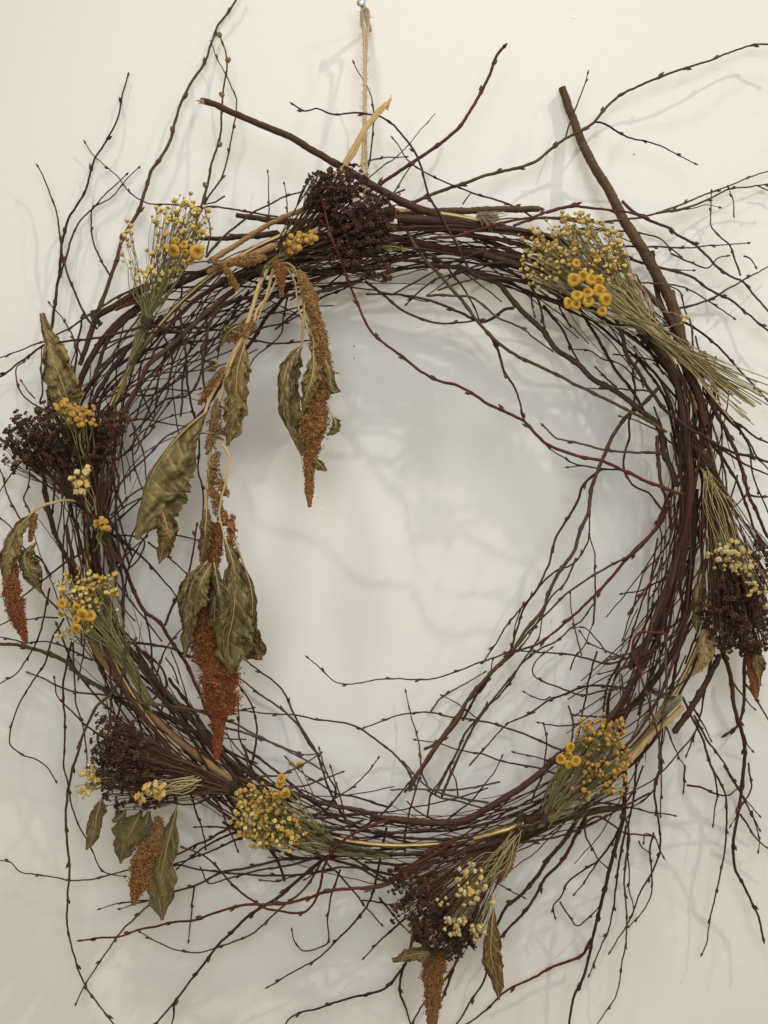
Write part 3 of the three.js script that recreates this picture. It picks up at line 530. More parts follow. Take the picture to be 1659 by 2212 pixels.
// a splintered end on the stick above the twine
for (const [x, y, l, w, an] of [[866, 436, 22, 3.2, 3.05], [868, 444, 14, 2.6, 3.3]]) { const X = x / 2, Y = y / 2; part('splinter', tube([at(X + 6, Y + 1, 132), at(X, Y, 131), at(X + Math.cos(an) * l / 2, Y - Math.sin(an) * l / 2, 130)], (u) => lerp(w, 0.5, u) * S, 5, 3 * S, { rough: 0.4 }), CUT, wreath); }
// dark binding wire where the bundles are tied
for (const [x, y, r, ang, zc = 135] of [[206, 690, 17, 2.4], [1410, 722, 36, 0.9], [1118, 1790, 36, 0.35], [1430, 1500, 40, 1.9], [560, 580, 40, 2.8], [218, 1135, 34, 1.6], [1528, 1008, 17, 1.2, 150], [505, 1700, 19, 0.2, 150], [318, 692, 13, 1.9, 165], [722, 1830, 19, 0.3, 145], [1178, 1770, 17, 2.6, 150]]) {
  const pts = [], ca = Math.cos(ang), sa = Math.sin(ang);
  for (let i = 0; i <= 60; i++) { const p = i / 60 * Math.PI * 2 * 4, k = (i / 60 - 0.5) * 12 + 2 * Math.sin(i * 1.7), c = Math.cos(p) * r; pts.push(at(x + ca * k - sa * c, y + sa * k + ca * c, zc + Math.sin(p) * (r < 20 ? 30 : 72))); }
  part('binding_wire', tube(pts, () => 1.0 * S, 5, 5 * S), WIRE, wreath);
}

// ---------------------------------------------------------------- dried flowers
const petalTone = (lo, hi, top) => (g, h) => tint(g, (x, y, z) => { const k = smoothstep(y / h, lo, hi); return rgb(...[0, 1, 2].map((c) => lerp(top[0][c], top[1][c], k) * (0.88 + 0.24 * Math.abs(N3(x * 3.1, y * 3.1, z * 3.1)))));  });
// small dry umbels, each a knot of tiny husks: dark brown
const darkHeads = [0, 1, 2, 3, 4, 5].map((i) => {
  const rand = rng(400 + i), base = [[0.040, 0.016, 0.010], [0.055, 0.022, 0.012], [0.030, 0.013, 0.010], [0.085, 0.040, 0.017], [0.045, 0.018, 0.013], [0.12, 0.060, 0.025]][i], list = [];
  for (let k = 0; k < 7; k++) {
    const a = k * 2.4 + rand(), d = k ? 1.0 : 0, g = lumpy(0.42 + 0.2 * rand(), 0, 0.5, 2, i * 9 + k, [1, 1.25, 1]);
    g.translate(Math.cos(a) * d, 0.45 + 0.5 * rand() + (k ? 0 : 0.25), Math.sin(a) * d);
    const t = 0.6 + 0.9 * rand(); list.push(tint(g, (x, y) => rgb(base[0] * t * 0.98, base[1] * t * 0.85, base[2] * t * 0.74)));
  }
  return mergeGeometries(list);
});
// closed everlasting buds: pale scaly cup, yellow top
const budHead = (seed, cup, crown) => {
  const g = new THREE.LatheGeometry([[0.12, -0.35], [0.6, -0.1], [0.98, 0.45], [1.05, 0.95], [0.98, 1.45], [0.6, 1.5], [0.0, 1.3]].map(([a, b]) => new THREE.Vector2(a, b)), 9), p = g.attributes.position;
  for (let k = 0; k < p.count; k++) { const a = Math.atan2(p.getZ(k), p.getX(k)), h = p.getY(k), s = 1 + (0.08 + 0.2 * smoothstep(h, 0.4, 1.2)) * Math.cos(a * 5 + seed) + 0.26 * N3(p.getX(k) * 2.4 + seed * 3, h * 2.4, p.getZ(k) * 2.4); p.setXYZ(k, p.getX(k) * s, h + 0.08 * Math.cos(a * 4 + seed), p.getZ(k) * s); }
  g.computeVertexNormals(); return petalTone(0.3, 0.75, [cup, crown])(g, 1.6);
};
const PALE = [budHead(1, [0.46, 0.38, 0.17], [0.62, 0.46, 0.13]), budHead(2, [0.50, 0.42, 0.20], [0.60, 0.40, 0.075]), budHead(3, [0.40, 0.33, 0.13], [0.66, 0.52, 0.22])];
const CREAM = [budHead(4, [0.46, 0.36, 0.17], [0.58, 0.43, 0.16]), budHead(5, [0.50, 0.40, 0.20], [0.55, 0.36, 0.09]), budHead(8, [0.50, 0.41, 0.22], [0.62, 0.50, 0.25])];
const MIXED = [budHead(6, [0.40, 0.31, 0.11], [0.50, 0.31, 0.07]), budHead(7, [0.40, 0.31, 0.12], [0.44, 0.25, 0.05]), PALE[0], PALE[1], PALE[2]];
const GOLD = [0, 1, 2].map((i) => { const g = lumpy(1, 2, 0.42, 3.4, i + 2, [1.1, 0.95, 1.1]); return tint(g, (x, y, z) => { const k = 0.75 + 0.5 * Math.abs(N3(x * 3.5 + i, y * 3.5, z * 3.5)); return y < -0.45 ? rgb(0.34 * k, 0.27 * k, 0.07 * k) : rgb((0.54 - 0.05 * i) * k, (0.325 - 0.04 * i) * k, 0.05 * k); }); });
// button flowers: a flat dome with a rolled rim and a dimple
const BUTTON = [0, 1, 2].map((i) => {
  const prof = [[0, 0.40], [0.16, 0.40 - 0.05 * i], [0.3, 0.36], [0.5, 0.45], [0.72, 0.47], [0.9, 0.36], [1.0, 0.18], [0.96, -0.02], [0.75, -0.2], [0.35, -0.36], [0.12, -0.42], [0, -0.42]];
  const g = new THREE.LatheGeometry(prof.reverse().map(([a, b]) => new THREE.Vector2(a, b)), 30), p = g.attributes.position;
  for (let k = 0; k < p.count; k++) { const x = p.getX(k), y = p.getY(k), z = p.getZ(k), a = Math.atan2(z, x), s = 1 + 0.045 * Math.cos(a * 3 + i * 2) + 0.05 * N3(x * 7 + i, y * 7, z * 7); p.setXYZ(k, x * s, y + 0.16 * N3(x * 8, z * 8, i * 3.3) + 0.05 * Math.cos(a * 2 + i), z * s); }
  g.computeVertexNormals();
  return tint(g, (x, y, z) => { const r = Math.hypot(x, z), k = 0.8 + 0.45 * Math.abs(N3(x * 8, y * 8, z * 8 + i)); return y < -0.1 ? rgb(0.34 * k, 0.26 * k, 0.06 * k) : r < 0.36 ? rgb(0.30 * k, 0.145 * k, 0.015 * k) : r < 0.62 ? rgb(0.43 * k, 0.235 * k, 0.022 * k) : rgb(0.51 * k, 0.30 * k, 0.030 * k); });
});

// A tied bunch: stems fan out from the tie at [x, y, z] to heads scattered over ellipses [x, y, rx, ry, share].
function bunch(o) {
  const rand = rng(o.seed), [tx, ty, tz = 150] = o.tie, b = thing(o.name, o.label, 'dried flowers', at(tx, ty, tz));
  const total = o.over.reduce((a, e) => a + (e[4] ?? e[2] * e[3]), 0), heads = [], stems = [];
  const depth = o.depth ?? 55, z0 = o.z ?? 165;
  for (let i = 0; i < o.count * (o.more ?? 1); i++) {
    let k = rand() * total, e = o.over[0]; for (const q of o.over) { e = q; k -= q[4] ?? q[2] * q[3]; if (k <= 0) break; }
    const a = rand() * Math.PI * 2, rho = Math.sqrt(rand()) * (rand() < 0.14 ? 1.3 : 1), x = e[0] + e[2] * rho * Math.cos(a), y = e[1] + e[3] * rho * Math.sin(a);
    heads.push([x, y, z0 + depth * (0.25 + 0.75 * Math.sqrt(Math.max(0, 1 - rho * rho * 0.9))) * lerp(-0.25, 1, Math.pow(rand(), 0.6))]);
  }
  const tie = at(tx, ty, tz), per = o.branch ?? 4;
  // stems: each main stem runs to the middle of a few neighbouring heads and forks there
  heads.sort((p, q) => Math.atan2(p[1] - ty, p[0] - tx) - Math.atan2(q[1] - ty, q[0] - tx));
  for (let i = 0; i < heads.length; i += per) {
    const set = heads.slice(i, i + per), m = set.reduce((a, h) => [a[0] + h[0] / set.length, a[1] + h[1] / set.length, a[2] + h[2] / set.length], [0, 0, 0]);
    const fork = 0.62 + 0.2 * rand(), start = tie.clone().add(V((rand() - 0.5) * 22 * S, (rand() - 0.5) * 22 * S, (rand() - 0.5) * 34 * S));
    const f = start.clone().lerp(at(...m), fork); f.z -= 10 * S * rand();
    const mid = start.clone().lerp(f, 0.5).add(V((rand() - 0.5) * (o.wisp ?? 16) * S, (rand() - 0.5) * (o.wisp ?? 16) * S, 14 * S * (rand() - 0.3))), pts = [start, mid, f];
    if (o.tail && rand() < (o.tailShare ?? 0.75)) { const q = o.tail, w = (rand() - 0.5) * (0.7 + 0.8 * rand()), l = 0.3 + 0.75 * rand(); pts.unshift(at(tx + (q[0] - tx) * l + q[2] * w * l, ty + (q[1] - ty) * l - q[2] * w * l * (q[3] ?? 1), tz - 12 + 30 * rand())); }
    const shade = 0.65 + 0.75 * rand(), dye = (g) => tint(g, () => rgb(o.stem[0] * shade, o.stem[1] * shade, o.stem[2] * shade));
    stems.push(dye(tube(pts, (u) => lerp(1.5, 1.0, u) * (o.thick ?? 1) * S, 4, 16 * S)));
    for (const h of set) {
      const e = at(...h), k = f.clone().lerp(e, 0.5).add(V((rand() - 0.5) * 10 * S, (rand() - 0.5) * 10 * S, 5 * S));
      stems.push(dye(tube([f, k, e], () => 0.75 * (o.thick ?? 1) * S, 3, 14 * S))); h.dir = e.clone().sub(f).normalize();
    }
  }
  for (const [x, y, size, z, dx = 0, dy = 0] of o.buttons ?? []) {
    const p = at(x, y, z ?? z0 + depth + 14), k = tie.clone().lerp(p, 0.55).add(V(0, 0, -6 * S)); stems.push(tint(tube([tie, k, p], () => 1.3 * S, 4, 14 * S), () => rgb(...o.stem)));
    const dir = V(dx + (rand() - 0.5) * 1.2, -dy + (rand() - 0.5) * 1.2, 1).normalize(), kk = size * S * (0.76 + 0.3 * rand());
    piece('flower_head', BUTTON[Math.floor(rand() * 3)], TINTED, b, p, aim(dir), V(kk, kk * 1.05, kk));
  }
  stuff(part('stems', mergeGeometries(stems), TINTED, b));
  const extra = [];
  heads.map((h, i) => [h, i]).sort((p, q) => q[0][2] - p[0][2]).forEach(([h], i) => {
    const g = o.heads[Math.floor(rand() * o.heads.length)], dir = h.dir.clone().multiplyScalar(0.9).add(V((rand() - 0.5) * 0.9, (rand() - 0.5) * 0.9, 0.25 + 0.55 * rand())), k = o.size * (o.shrink ?? 1) * S * (0.5 + 0.8 * rand());
    if (i < (o.single ?? 200)) piece('flower_head', g, TINTED, b, at(...h), aim(dir), V(k, k, k));
    else extra.push((g.index ? g.toNonIndexed() : g.clone()).applyMatrix4(new THREE.Matrix4().compose(at(...h), aim(dir), V(k, k, k))));
  });
  if (extra.length) stuff(part('flower_heads', mergeGeometries(extra), TINTED, b));
  return b;
}
const dark = (o) => bunch({ name: 'brown_flower_bunch', more: 1.3, heads: darkHeads, size: 3.9, stem: [0.075, 0.034, 0.017], branch: 5, ...o });
const yellow = (o) => bunch({ name: 'yellow_flower_bunch', heads: MIXED, more: 1.45, shrink: 0.77, wisp: 40, thick: 0.7, size: 5.0, stem: [0.22, 0.185, 0.075], branch: 3, ...o });
const sprig = (o) => bunch({ name: 'yellow_flower_sprig', heads: GOLD, more: 1.4, shrink: 0.82, size: 5.6, stem: [0.26, 0.22, 0.085], branch: 4, depth: 22, z: 235, ...o });

dark({ seed: 11, count: 520, tie: [585, 572, 150], tail: [470, 610, 20], z: 165, depth: 75, over: [[735, 395, 55, 38], [700, 410, 40, 42], [770, 455, 85, 58], [795, 520, 58, 48], [760, 540, 50, 42], [825, 480, 35, 50], [822, 592, 26, 22, 500]], label: 'dense dark brown dried flower bunch at the top of the wreath below the twine' });
dark({ seed: 12, count: 500, tie: [215, 1125, 150], tail: [250, 1230, 20], z: 160, depth: 80, over: [[150, 925, 110, 48], [70, 935, 58, 46], [235, 915, 46, 36], [120, 975, 95, 36], [205, 970, 50, 40], [40, 985, 36, 30, 500]], label: 'wide fan of dark brown dried flower heads with small golden flowers on its top edge' });
dark({ seed: 13, count: 430, tie: [500, 1700, 150], tail: [640, 1730, 20], z: 165, depth: 70, over: [[270, 1620, 65, 48], [250, 1580, 48, 32], [280, 1690, 62, 58], [265, 1650, 70, 60], [225, 1560, 18, 24, 200], [315, 1720, 38, 36]], label: 'dark brown dried flower bunch pointing sideways above three drooping olive leaves' });
dark({ seed: 14, count: 430, tie: [1120, 1788, 150], tail: [1210, 1740, 20], z: 165, depth: 70, over: [[890, 1915, 42, 32], [920, 1960, 62, 48], [955, 2010, 58, 45], [970, 2045, 46, 26], [865, 1890, 26, 20], [1000, 2000, 40, 45]], label: 'dark brown dried flower bunch at the bottom of the wreath behind cream buds on stems' });
dark({ seed: 15, count: 460, tie: [1528, 1010, 150], tail: [1470, 900, 20], z: 160, depth: 70, over: [[1590, 1300, 62, 60], [1560, 1345, 40, 58], [1625, 1360, 50, 55], [1650, 1230, 30, 60], [1600, 1390, 48, 26], [1520, 1310, 22, 24, 300]], label: 'dark brown dried flower bunch hanging head down, cut by the frame beside pale leaf' });

yellow({ seed: 21, count: 150, tie: [318, 690, 150], tail: [245, 890, 18], z: 165, depth: 50, heads: PALE.concat(MIXED[0]), size: 4.9, over: [[375, 480, 50, 48], [405, 440, 16, 16, 250], [415, 475, 40, 36], [365, 455, 26, 22, 300], [355, 560, 45, 38], [330, 600, 42, 26], [278, 530, 18, 55, 700], [430, 520, 28, 25]], buttons: [[380, 520, 9, 250], [377, 541, 13, 262], [398, 530, 10, 252, 0, -0.6], [425, 545, 14, 262], [411, 563, 10, 255, 0.3, 0.6], [400, 545, 9, 250]], label: 'loose bunch of pale yellow buds with golden button flowers pointing up from the upper rim' });
yellow({ seed: 22, count: 330, tie: [1408, 712, 200], tailShare: 0.45, tail: [1650, 880, 78], z: 165, depth: 62, thick: 0.8, stem: [0.31, 0.255, 0.12], over: [[1200, 525, 72, 42], [1270, 530, 74, 56], [1310, 580, 52, 46], [1170, 575, 46, 48], [1240, 475, 36, 16], [1250, 580, 80, 40], [1335, 560, 24, 40], [1475, 690, 6, 16, 100]], buttons: [[1239, 605, 13], [1244, 570, 11], [1275, 605, 13], [1260, 596, 10], [1292, 607, 12], [1246, 640, 12], [1270, 634, 11], [1294, 628, 13], [1270, 652, 12], [1306, 648, 13], [1226, 655, 11], [1243, 658, 11], [1301, 673, 10]], label: 'largest yellow bud bunch, thirteen button flowers below it and long straw stems trailing' });
yellow({ seed: 23, count: 140, tie: [272, 1425, 140], tail: [330, 1530, 14], z: 160, depth: 50, heads: PALE.concat(MIXED[0]), over: [[190, 1255, 52, 24], [150, 1262, 34, 24], [205, 1280, 52, 30], [170, 1300, 42, 30], [245, 1240, 14, 14, 200], [148, 1370, 24, 22], [185, 1330, 34, 40], [242, 1322, 14, 8, 100]], buttons: [[134, 1304, 11], [133, 1324, 10], [179, 1327, 13], [197, 1332, 11], [165, 1311, 9], [165, 1357, 10], [166, 1338, 9]], label: 'pale yellow bud bunch with seven button flowers beside the hanging amaranth at the frame edge' });
yellow({ seed: 24, count: 190, tie: [725, 1832, 140], tail: [840, 1850, 12], z: 165, depth: 50, more: 1.7, heads: MIXED.concat(GOLD[0]), size: 4.8, over: [[555, 1725, 42, 34], [535, 1770, 36, 40], [575, 1770, 52, 46], [600, 1810, 42, 26], [545, 1815, 30, 18], [630, 1790, 34, 28]], buttons: [[608, 1682, 9], [604, 1694, 10], [615, 1713, 11], [595, 1718, 8], [629, 1648, 7, 120], [648, 1652, 9, 120]], label: 'yellow bud bunch pointing down and aside, right of the dark bunch with olive leaves' });
yellow({ seed: 25, count: 150, tie: [1175, 1772, 150], tail: [1080, 1800, 12], z: 165, depth: 50, heads: [GOLD[0], GOLD[1], GOLD[2], MIXED[1]], more: 1.7, size: 4.7, over: [[1290, 1590, 48, 36], [1325, 1580, 30, 32], [1310, 1640, 50, 42], [1258, 1570, 14, 26, 300], [1300, 1690, 56, 32], [1345, 1640, 20, 26]], buttons: [[1230, 1614, 11], [1212, 1640, 12, 240, -0.4, 0], [1229, 1630, 9], [1244, 1644, 12], [1227, 1651, 9]], label: 'golden yellow bunch with five button flowers on the lower rim, opposite the hanging tassels' });

sprig({ seed: 31, count: 26, tie: [575, 580, 170], over: [[632, 525, 18, 18], [665, 512, 26, 14], [640, 545, 14, 12]], label: 'small golden flower sprig tucked against the top dark bunch' });
sprig({ seed: 32, count: 40, tie: [190, 1010, 190], over: [[142, 880, 26, 16], [165, 895, 22, 14], [190, 890, 22, 12], [165, 912, 26, 10], [200, 915, 12, 10]], label: 'golden flower sprig lying on the top edge of the fan of dark heads' });
sprig({ seed: 33, count: 14, tie: [205, 1105, 190], heads: CREAM.concat(GOLD[1]), size: 6, over: [[165, 1030, 14, 16], [190, 1022, 14, 10], [178, 1052, 20, 12]], label: 'little pale sprig low in the fan of dark flowers, above the tie' });
sprig({ seed: 34, count: 14, tie: [212, 1185, 180], z: 205, over: [[218, 1130, 15, 13]], label: 'tiny golden sprig at the tie between the dark fan and the pale yellow bunch' });
sprig({ seed: 35, count: 54, thick: 0.45, wisp: 40, tie: [1525, 1020, 185], heads: CREAM, size: 4.7, branch: 4, stem: [0.31, 0.255, 0.12], over: [[1550, 1200, 26, 26], [1590, 1190, 34, 26], [1600, 1225, 30, 18], [1630, 1270, 22, 24], [1655, 1290, 16, 24]], label: 'cream and yellow buds on long straw stems over the dark bunch cut by the frame' });
sprig({ seed: 36, count: 30, tie: [330, 1670, 180], heads: PALE, size: 5.2, z: 190, over: [[192, 1675, 18, 24], [182, 1705, 18, 18], [205, 1690, 12, 22]], label: 'pale yellow sprig sticking out behind the dark bunch that points sideways' });
sprig({ seed: 37, count: 32, tie: [425, 1688, 190], heads: CREAM.concat(PALE[0]), size: 5.4, branch: 3, stem: [0.31, 0.255, 0.12], over: [[315, 1715, 16, 18], [335, 1700, 20, 14], [345, 1712, 14, 12]], label: 'cream bud sprig lying across the dark bunch that points sideways' });
sprig({ seed: 38, count: 62, thick: 0.5, wisp: 36, tie: [1115, 1800, 190], heads: CREAM, size: 4.7, branch: 4, stem: [0.31, 0.255, 0.12], over: [[1015, 1880, 26, 22], [1000, 1910, 24, 16], [1040, 1912, 14, 12], [960, 1945, 14, 12], [1010, 1935, 24, 22], [975, 2000, 22, 26], [1035, 2010, 16, 26], [1070, 1950, 14, 10], [990, 1985, 20, 20], [1045, 2060, 8, 10], [1050, 1850, 10, 8, 60]], label: 'spray of cream buds on long straw stems over the bottom dark bunch' });

// ---------------------------------------------------------------- leaves and amaranth
// A dry, puckered leaf along mid [x, y, z]; A and B are its half-widths on the two sides of the rib.
function leaf(parent, o) {
  const curve = new THREE.CatmullRomCurve3(o.mid.map((p) => V(p[0], p[1], p[2])), false, 'centripetal'), rand = rng(o.seed), NU = 120, NV = 44, pos = [], col = [], idx = [];
  const width = (list, u) => { const f = u * (list.length - 1), i = Math.min(list.length - 2, Math.floor(f)), q = f - i; return lerp(list[i], list[i + 1], q * q * (3 - 2 * q)); };
  const [c0, c1] = o.tone ?? [[0.19, 0.145, 0.045], [0.15, 0.13, 0.042]], sd = o.seed * 3.7, curl = o.curl ?? 0.5, pucker = o.pucker ?? 1, twist = o.twist ?? 0;
  for (let i = 0; i <= NU; i++) {
    const u = i / NU, p = curve.getPoint(u), tg = curve.getTangent(u), l = Math.hypot(tg.x, tg.y) || 1, nx = tg.y / l, ny = -tg.x / l;
    for (let j = 0; j <= NV; j++) {
      const s = j / NV * 2 - 1, side = s > 0 ? 1 : -1, as = Math.abs(s);
      const edge = 1.16 + (0.12 * N3(u * 34, side * 3, sd) + 0.34 * (o.ragged ?? 1) * N3(u * 9, side * 5, sd) + 0.2 * N3(u * 4, side * 2, sd + 5)) * as, w = (s > 0 ? width(o.A, u) : width(o.B, u)) * edge;
      const bend = as * curl * (1.0 + 1.5 * N3(u * 3.5, side * 2, sd + 4)) + side * as * twist * Math.sin(u * 4 + sd);
      const along = w * as * (Math.abs(bend) < 1e-3 ? 1 : Math.sin(bend) / bend), back = w * as * (Math.abs(bend) < 1e-3 ? 0 : (1 - Math.cos(bend)) / bend);
      const vein = (u * 9.5 - as * 1.3 + (side > 0 ? 0.5 : 0)), fv = vein - Math.floor(vein), ridge = Math.exp(-Math.pow(Math.min(fv, 1 - fv) * 15, 2));
      const bump = 1.45 * pucker * as * (1 - 0.2 * as) * (4.5 * Math.sin(fv * Math.PI) + 11 * N3(u * 9, s * 2.6, sd) + 7 * N3(u * 22, s * 6, sd + 2) + 9 * (0.4 - Math.abs(N3(u * 10, s * 4.2, sd + 41))) + 5 * (0.4 - Math.abs(N3(u * 24, s * 9, sd + 47))) + 3 * N3(u * 50, s * 15, sd + 6) + 13 * as * N3(u * 6, side * 4, sd + 9)) * Math.min(1, w / 16) + pucker * w * (0.42 * N3(u * 2.4, s * 1.7, sd + 21) + 0.22 * N3(u * 5.5, s * 3.1, sd + 33));
      const x = p.x + side * nx * along + 0.25 * bump, y = p.y + side * ny * along + 0.2 * bump, z = Math.max(6, p.z - back + bump);
      const q = at(x, y, z); pos.push(q.x, q.y, q.z);
      const m = 0.5 + 0.5 * N3(u * 5, s * 2, sd + 11), g = 0.82 + 0.5 * Math.abs(N3(u * 30, s * 14, sd)) + 0.25 * N3(u * 70, s * 40, sd), v = ridge * (0.85 - 0.45 * as) * (o.vein ?? 1), dry = smoothstep(as, 0.86, 1) * (0.3 + 0.5 * N3(u * 12, side, sd)), blotch = 0.55 * smoothstep(N3(u * 8, s * 3.5, sd + 60) + 0.5 * N3(u * 25, s * 11, sd + 61), 0.18, 0.36);
      for (let c = 0; c < 3; c++) col.push(clamp(lerp(lerp(c0[c], c1[c], m) * g, [0.125, 0.066, 0.024][c], blotch) * (1 - v) + [0.40, 0.30, 0.12][c] * v + dry * [0.05, 0.01, -0.01][c], 0.01, 1));
    }
  }
  const w = NV + 1, holes = o.holes ?? [];
  for (let i = 0; i < NU; i++) for (let j = 0; j < NV; j++) {
    if (holes.some(([a, b]) => i === a && j === b)) continue;
    const a = i * w + j, b = a + w; idx.push(a, b, a + 1, b, b + 1, a + 1);
  }
  const g = new THREE.BufferGeometry(); g.setAttribute('position', new THREE.Float32BufferAttribute(pos, 3)); g.setAttribute('color', new THREE.Float32BufferAttribute(col, 3)); g.setIndex(idx); g.computeVertexNormals();
  const m = part('leaf', g, LEAFY, parent); if (o.label) m.userData.label = o.label;
  const rib = []; for (let i = 0; i <= 12; i++) { const p = curve.getPoint(i / 12); rib.push(at(p.x, p.y, p.z + 1.2)); }
  part('midrib', tube(rib, (u) => lerp((o.rib ?? 2.2) * 0.8, 0.4, u) * S, 6, 7 * S), RIB, m);
  return m;
}
// A drooping seed tassel: thousands of tiny florets packed round a path of [x, y, z, radius].
const florets = [0, 1, 2].map((i) => { const g = new THREE.OctahedronGeometry(1, 0); g.scale(1, 1.15 - 0.15 * i, 0.85 + 0.1 * i); g.computeVertexNormals(); return g; });
function tassel(parent, seed, path, from, to, density = 1, size = 1.45, spikes = 0) {
  const curve = new THREE.CatmullRomCurve3(path.map((p) => V(p[0], p[1], p[2])), false, 'centripetal'), rand = rng(seed), n = 260, list = [], len = curve.getLength();
  const rad = (u) => { const f = u * (path.length - 1), i = Math.min(path.length - 2, Math.floor(f)); return lerp(path[i][3], path[i + 1][3], f - i); };
  let area = 0; for (let i = 0; i < 60; i++) area += rad((i + 0.5) / 60) * len / 60 * 6.28;
  const count = Math.round(area / (size * size) * 0.8 * density), M = new THREE.Matrix4(), pos = [], nrm = [], col = [];
  const horns = Array.from({ length: spikes }, () => { const u = rand(), a = rand() * Math.PI * 2, l = rad(u) * (1.0 + 1.1 * rand()); return [u, V(Math.cos(a), Math.abs(Math.sin(a)) * 0.6 + 0.25, Math.sin(a) * 0.7).normalize().multiplyScalar(l), 1.6 + 1.6 * rand()]; });
  for (let k = 0; k < count; k++) {
    let u; do { u = rand(); } while (rand() * 45 > rad(u) + 4);
    const p = curve.getPoint(u), tg = curve.getTangent(u), a = rand() * Math.PI * 2, sx = V(tg.y, -tg.x, 0).normalize(), r0 = rad(u);
    const strand = 0.78 + 0.5 * N3(u * len / 30, Math.cos(a) * 1.8 + seed, Math.sin(a) * 1.8) + 0.34 * N3(u * len / 11, Math.cos(a) * 3.4, Math.sin(a) * 3.4 + seed), stray = rand() < 0.16 ? 1.1 + 0.3 * rand() : 1, rr = r0 * strand * (0.82 + 0.24 * rand()) * stray;
    const c = V(p.x + sx.x * Math.cos(a) * rr, p.y + sx.y * Math.cos(a) * rr, Math.max(10, p.z + Math.sin(a) * rr * 0.9)), q = at(c.x, c.y, c.z);
    if (spikes && k % 4) { const h = horns[k % spikes], w = Math.pow(rand(), 0.8), p2 = curve.getPoint(h[0]), j = h[2] * (1.3 - w); q.copy(at(p2.x + h[1].x * w + (rand() - 0.5) * 2 * j, p2.y + h[1].y * w + (rand() - 0.5) * 2 * j, Math.max(10, p2.z + h[1].z * w + (rand() - 0.5) * 2 * j))); }
    const f = florets[Math.floor(rand() * 3)], sc = size * S * (0.6 + 0.75 * rand()), e = V(rand() * 6, rand() * 6, rand() * 6);
    M.compose(q, new THREE.Quaternion().setFromEuler(new THREE.Euler(e.x, e.y, e.z)), V(sc, sc * (1 + 0.5 * rand()), sc));
    const g = f.attributes.position, nm = new THREE.Matrix3().getNormalMatrix(M), v = V(0, 0, 0), tone = (0.62 + 0.75 * rand()), mix = clamp(u + 0.25 * (rand() - 0.5), 0, 1), pale = rand() < 0.13 ? 1.8 : 1;
    for (let i = 0; i < g.count; i++) { v.fromBufferAttribute(g, i).applyMatrix4(M); pos.push(v.x, v.y, v.z); v.fromBufferAttribute(f.attributes.normal, i).applyMatrix3(nm).normalize(); nrm.push(v.x, v.y, v.z); for (let c2 = 0; c2 < 3; c2++) col.push(clamp(lerp(from[c2], to[c2], mix) * tone * pale, 0, 1)); }
  }
  const core = tube(path.map((p) => at(p[0], p[1], p[2])), (u) => Math.max(0.8, rad(u) * (spikes ? 0.16 : 0.42)) * S, 8, 8 * S).toNonIndexed(), cp = core.attributes.position;
  for (let i = 0; i < cp.count; i++) { pos.push(cp.getX(i), cp.getY(i), cp.getZ(i)); nrm.push(core.attributes.normal.getX(i), core.attributes.normal.getY(i), core.attributes.normal.getZ(i)); for (let c2 = 0; c2 < 3; c2++) col.push(lerp(from[c2], to[c2], 0.5) * 0.55); }
  const g = new THREE.BufferGeometry(); g.setAttribute('position', new THREE.Float32BufferAttribute(pos, 3)); g.setAttribute('normal', new THREE.Float32BufferAttribute(nrm, 3)); g.setAttribute('color', new THREE.Float32BufferAttribute(col, 3));
  return stuff(part('tassel', g, TINTED, parent));
}
function stalk(parent, r, m, ...pts) { return part('stalk', tube(pts.map((p) => at(...p)), (u) => lerp(r, r * 0.75, u) * S, 7, 7 * S, { wobble: 2.5 * S, seed: pts[0][0], rough: 0.15 }), m, parent); }
const SAND = [0.27, 0.155, 0.052], TAN = [0.23, 0.132, 0.048], RUST = [0.215, 0.054, 0.017], AMBER = [0.25, 0.105, 0.030];
const amaranth = (label, pos) => thing('amaranth_stem', label, 'dried amaranth', at(...pos));
const OLIVE = [[0.22, 0.165, 0.058], [0.16, 0.135, 0.050]], GREEN = [[0.175, 0.132, 0.047], [0.128, 0.108, 0.042]], BROWN = [[0.19, 0.115, 0.035], [0.14, 0.085, 0.03]], KHAKI = [[0.27, 0.20, 0.075], [0.21, 0.165, 0.06]];
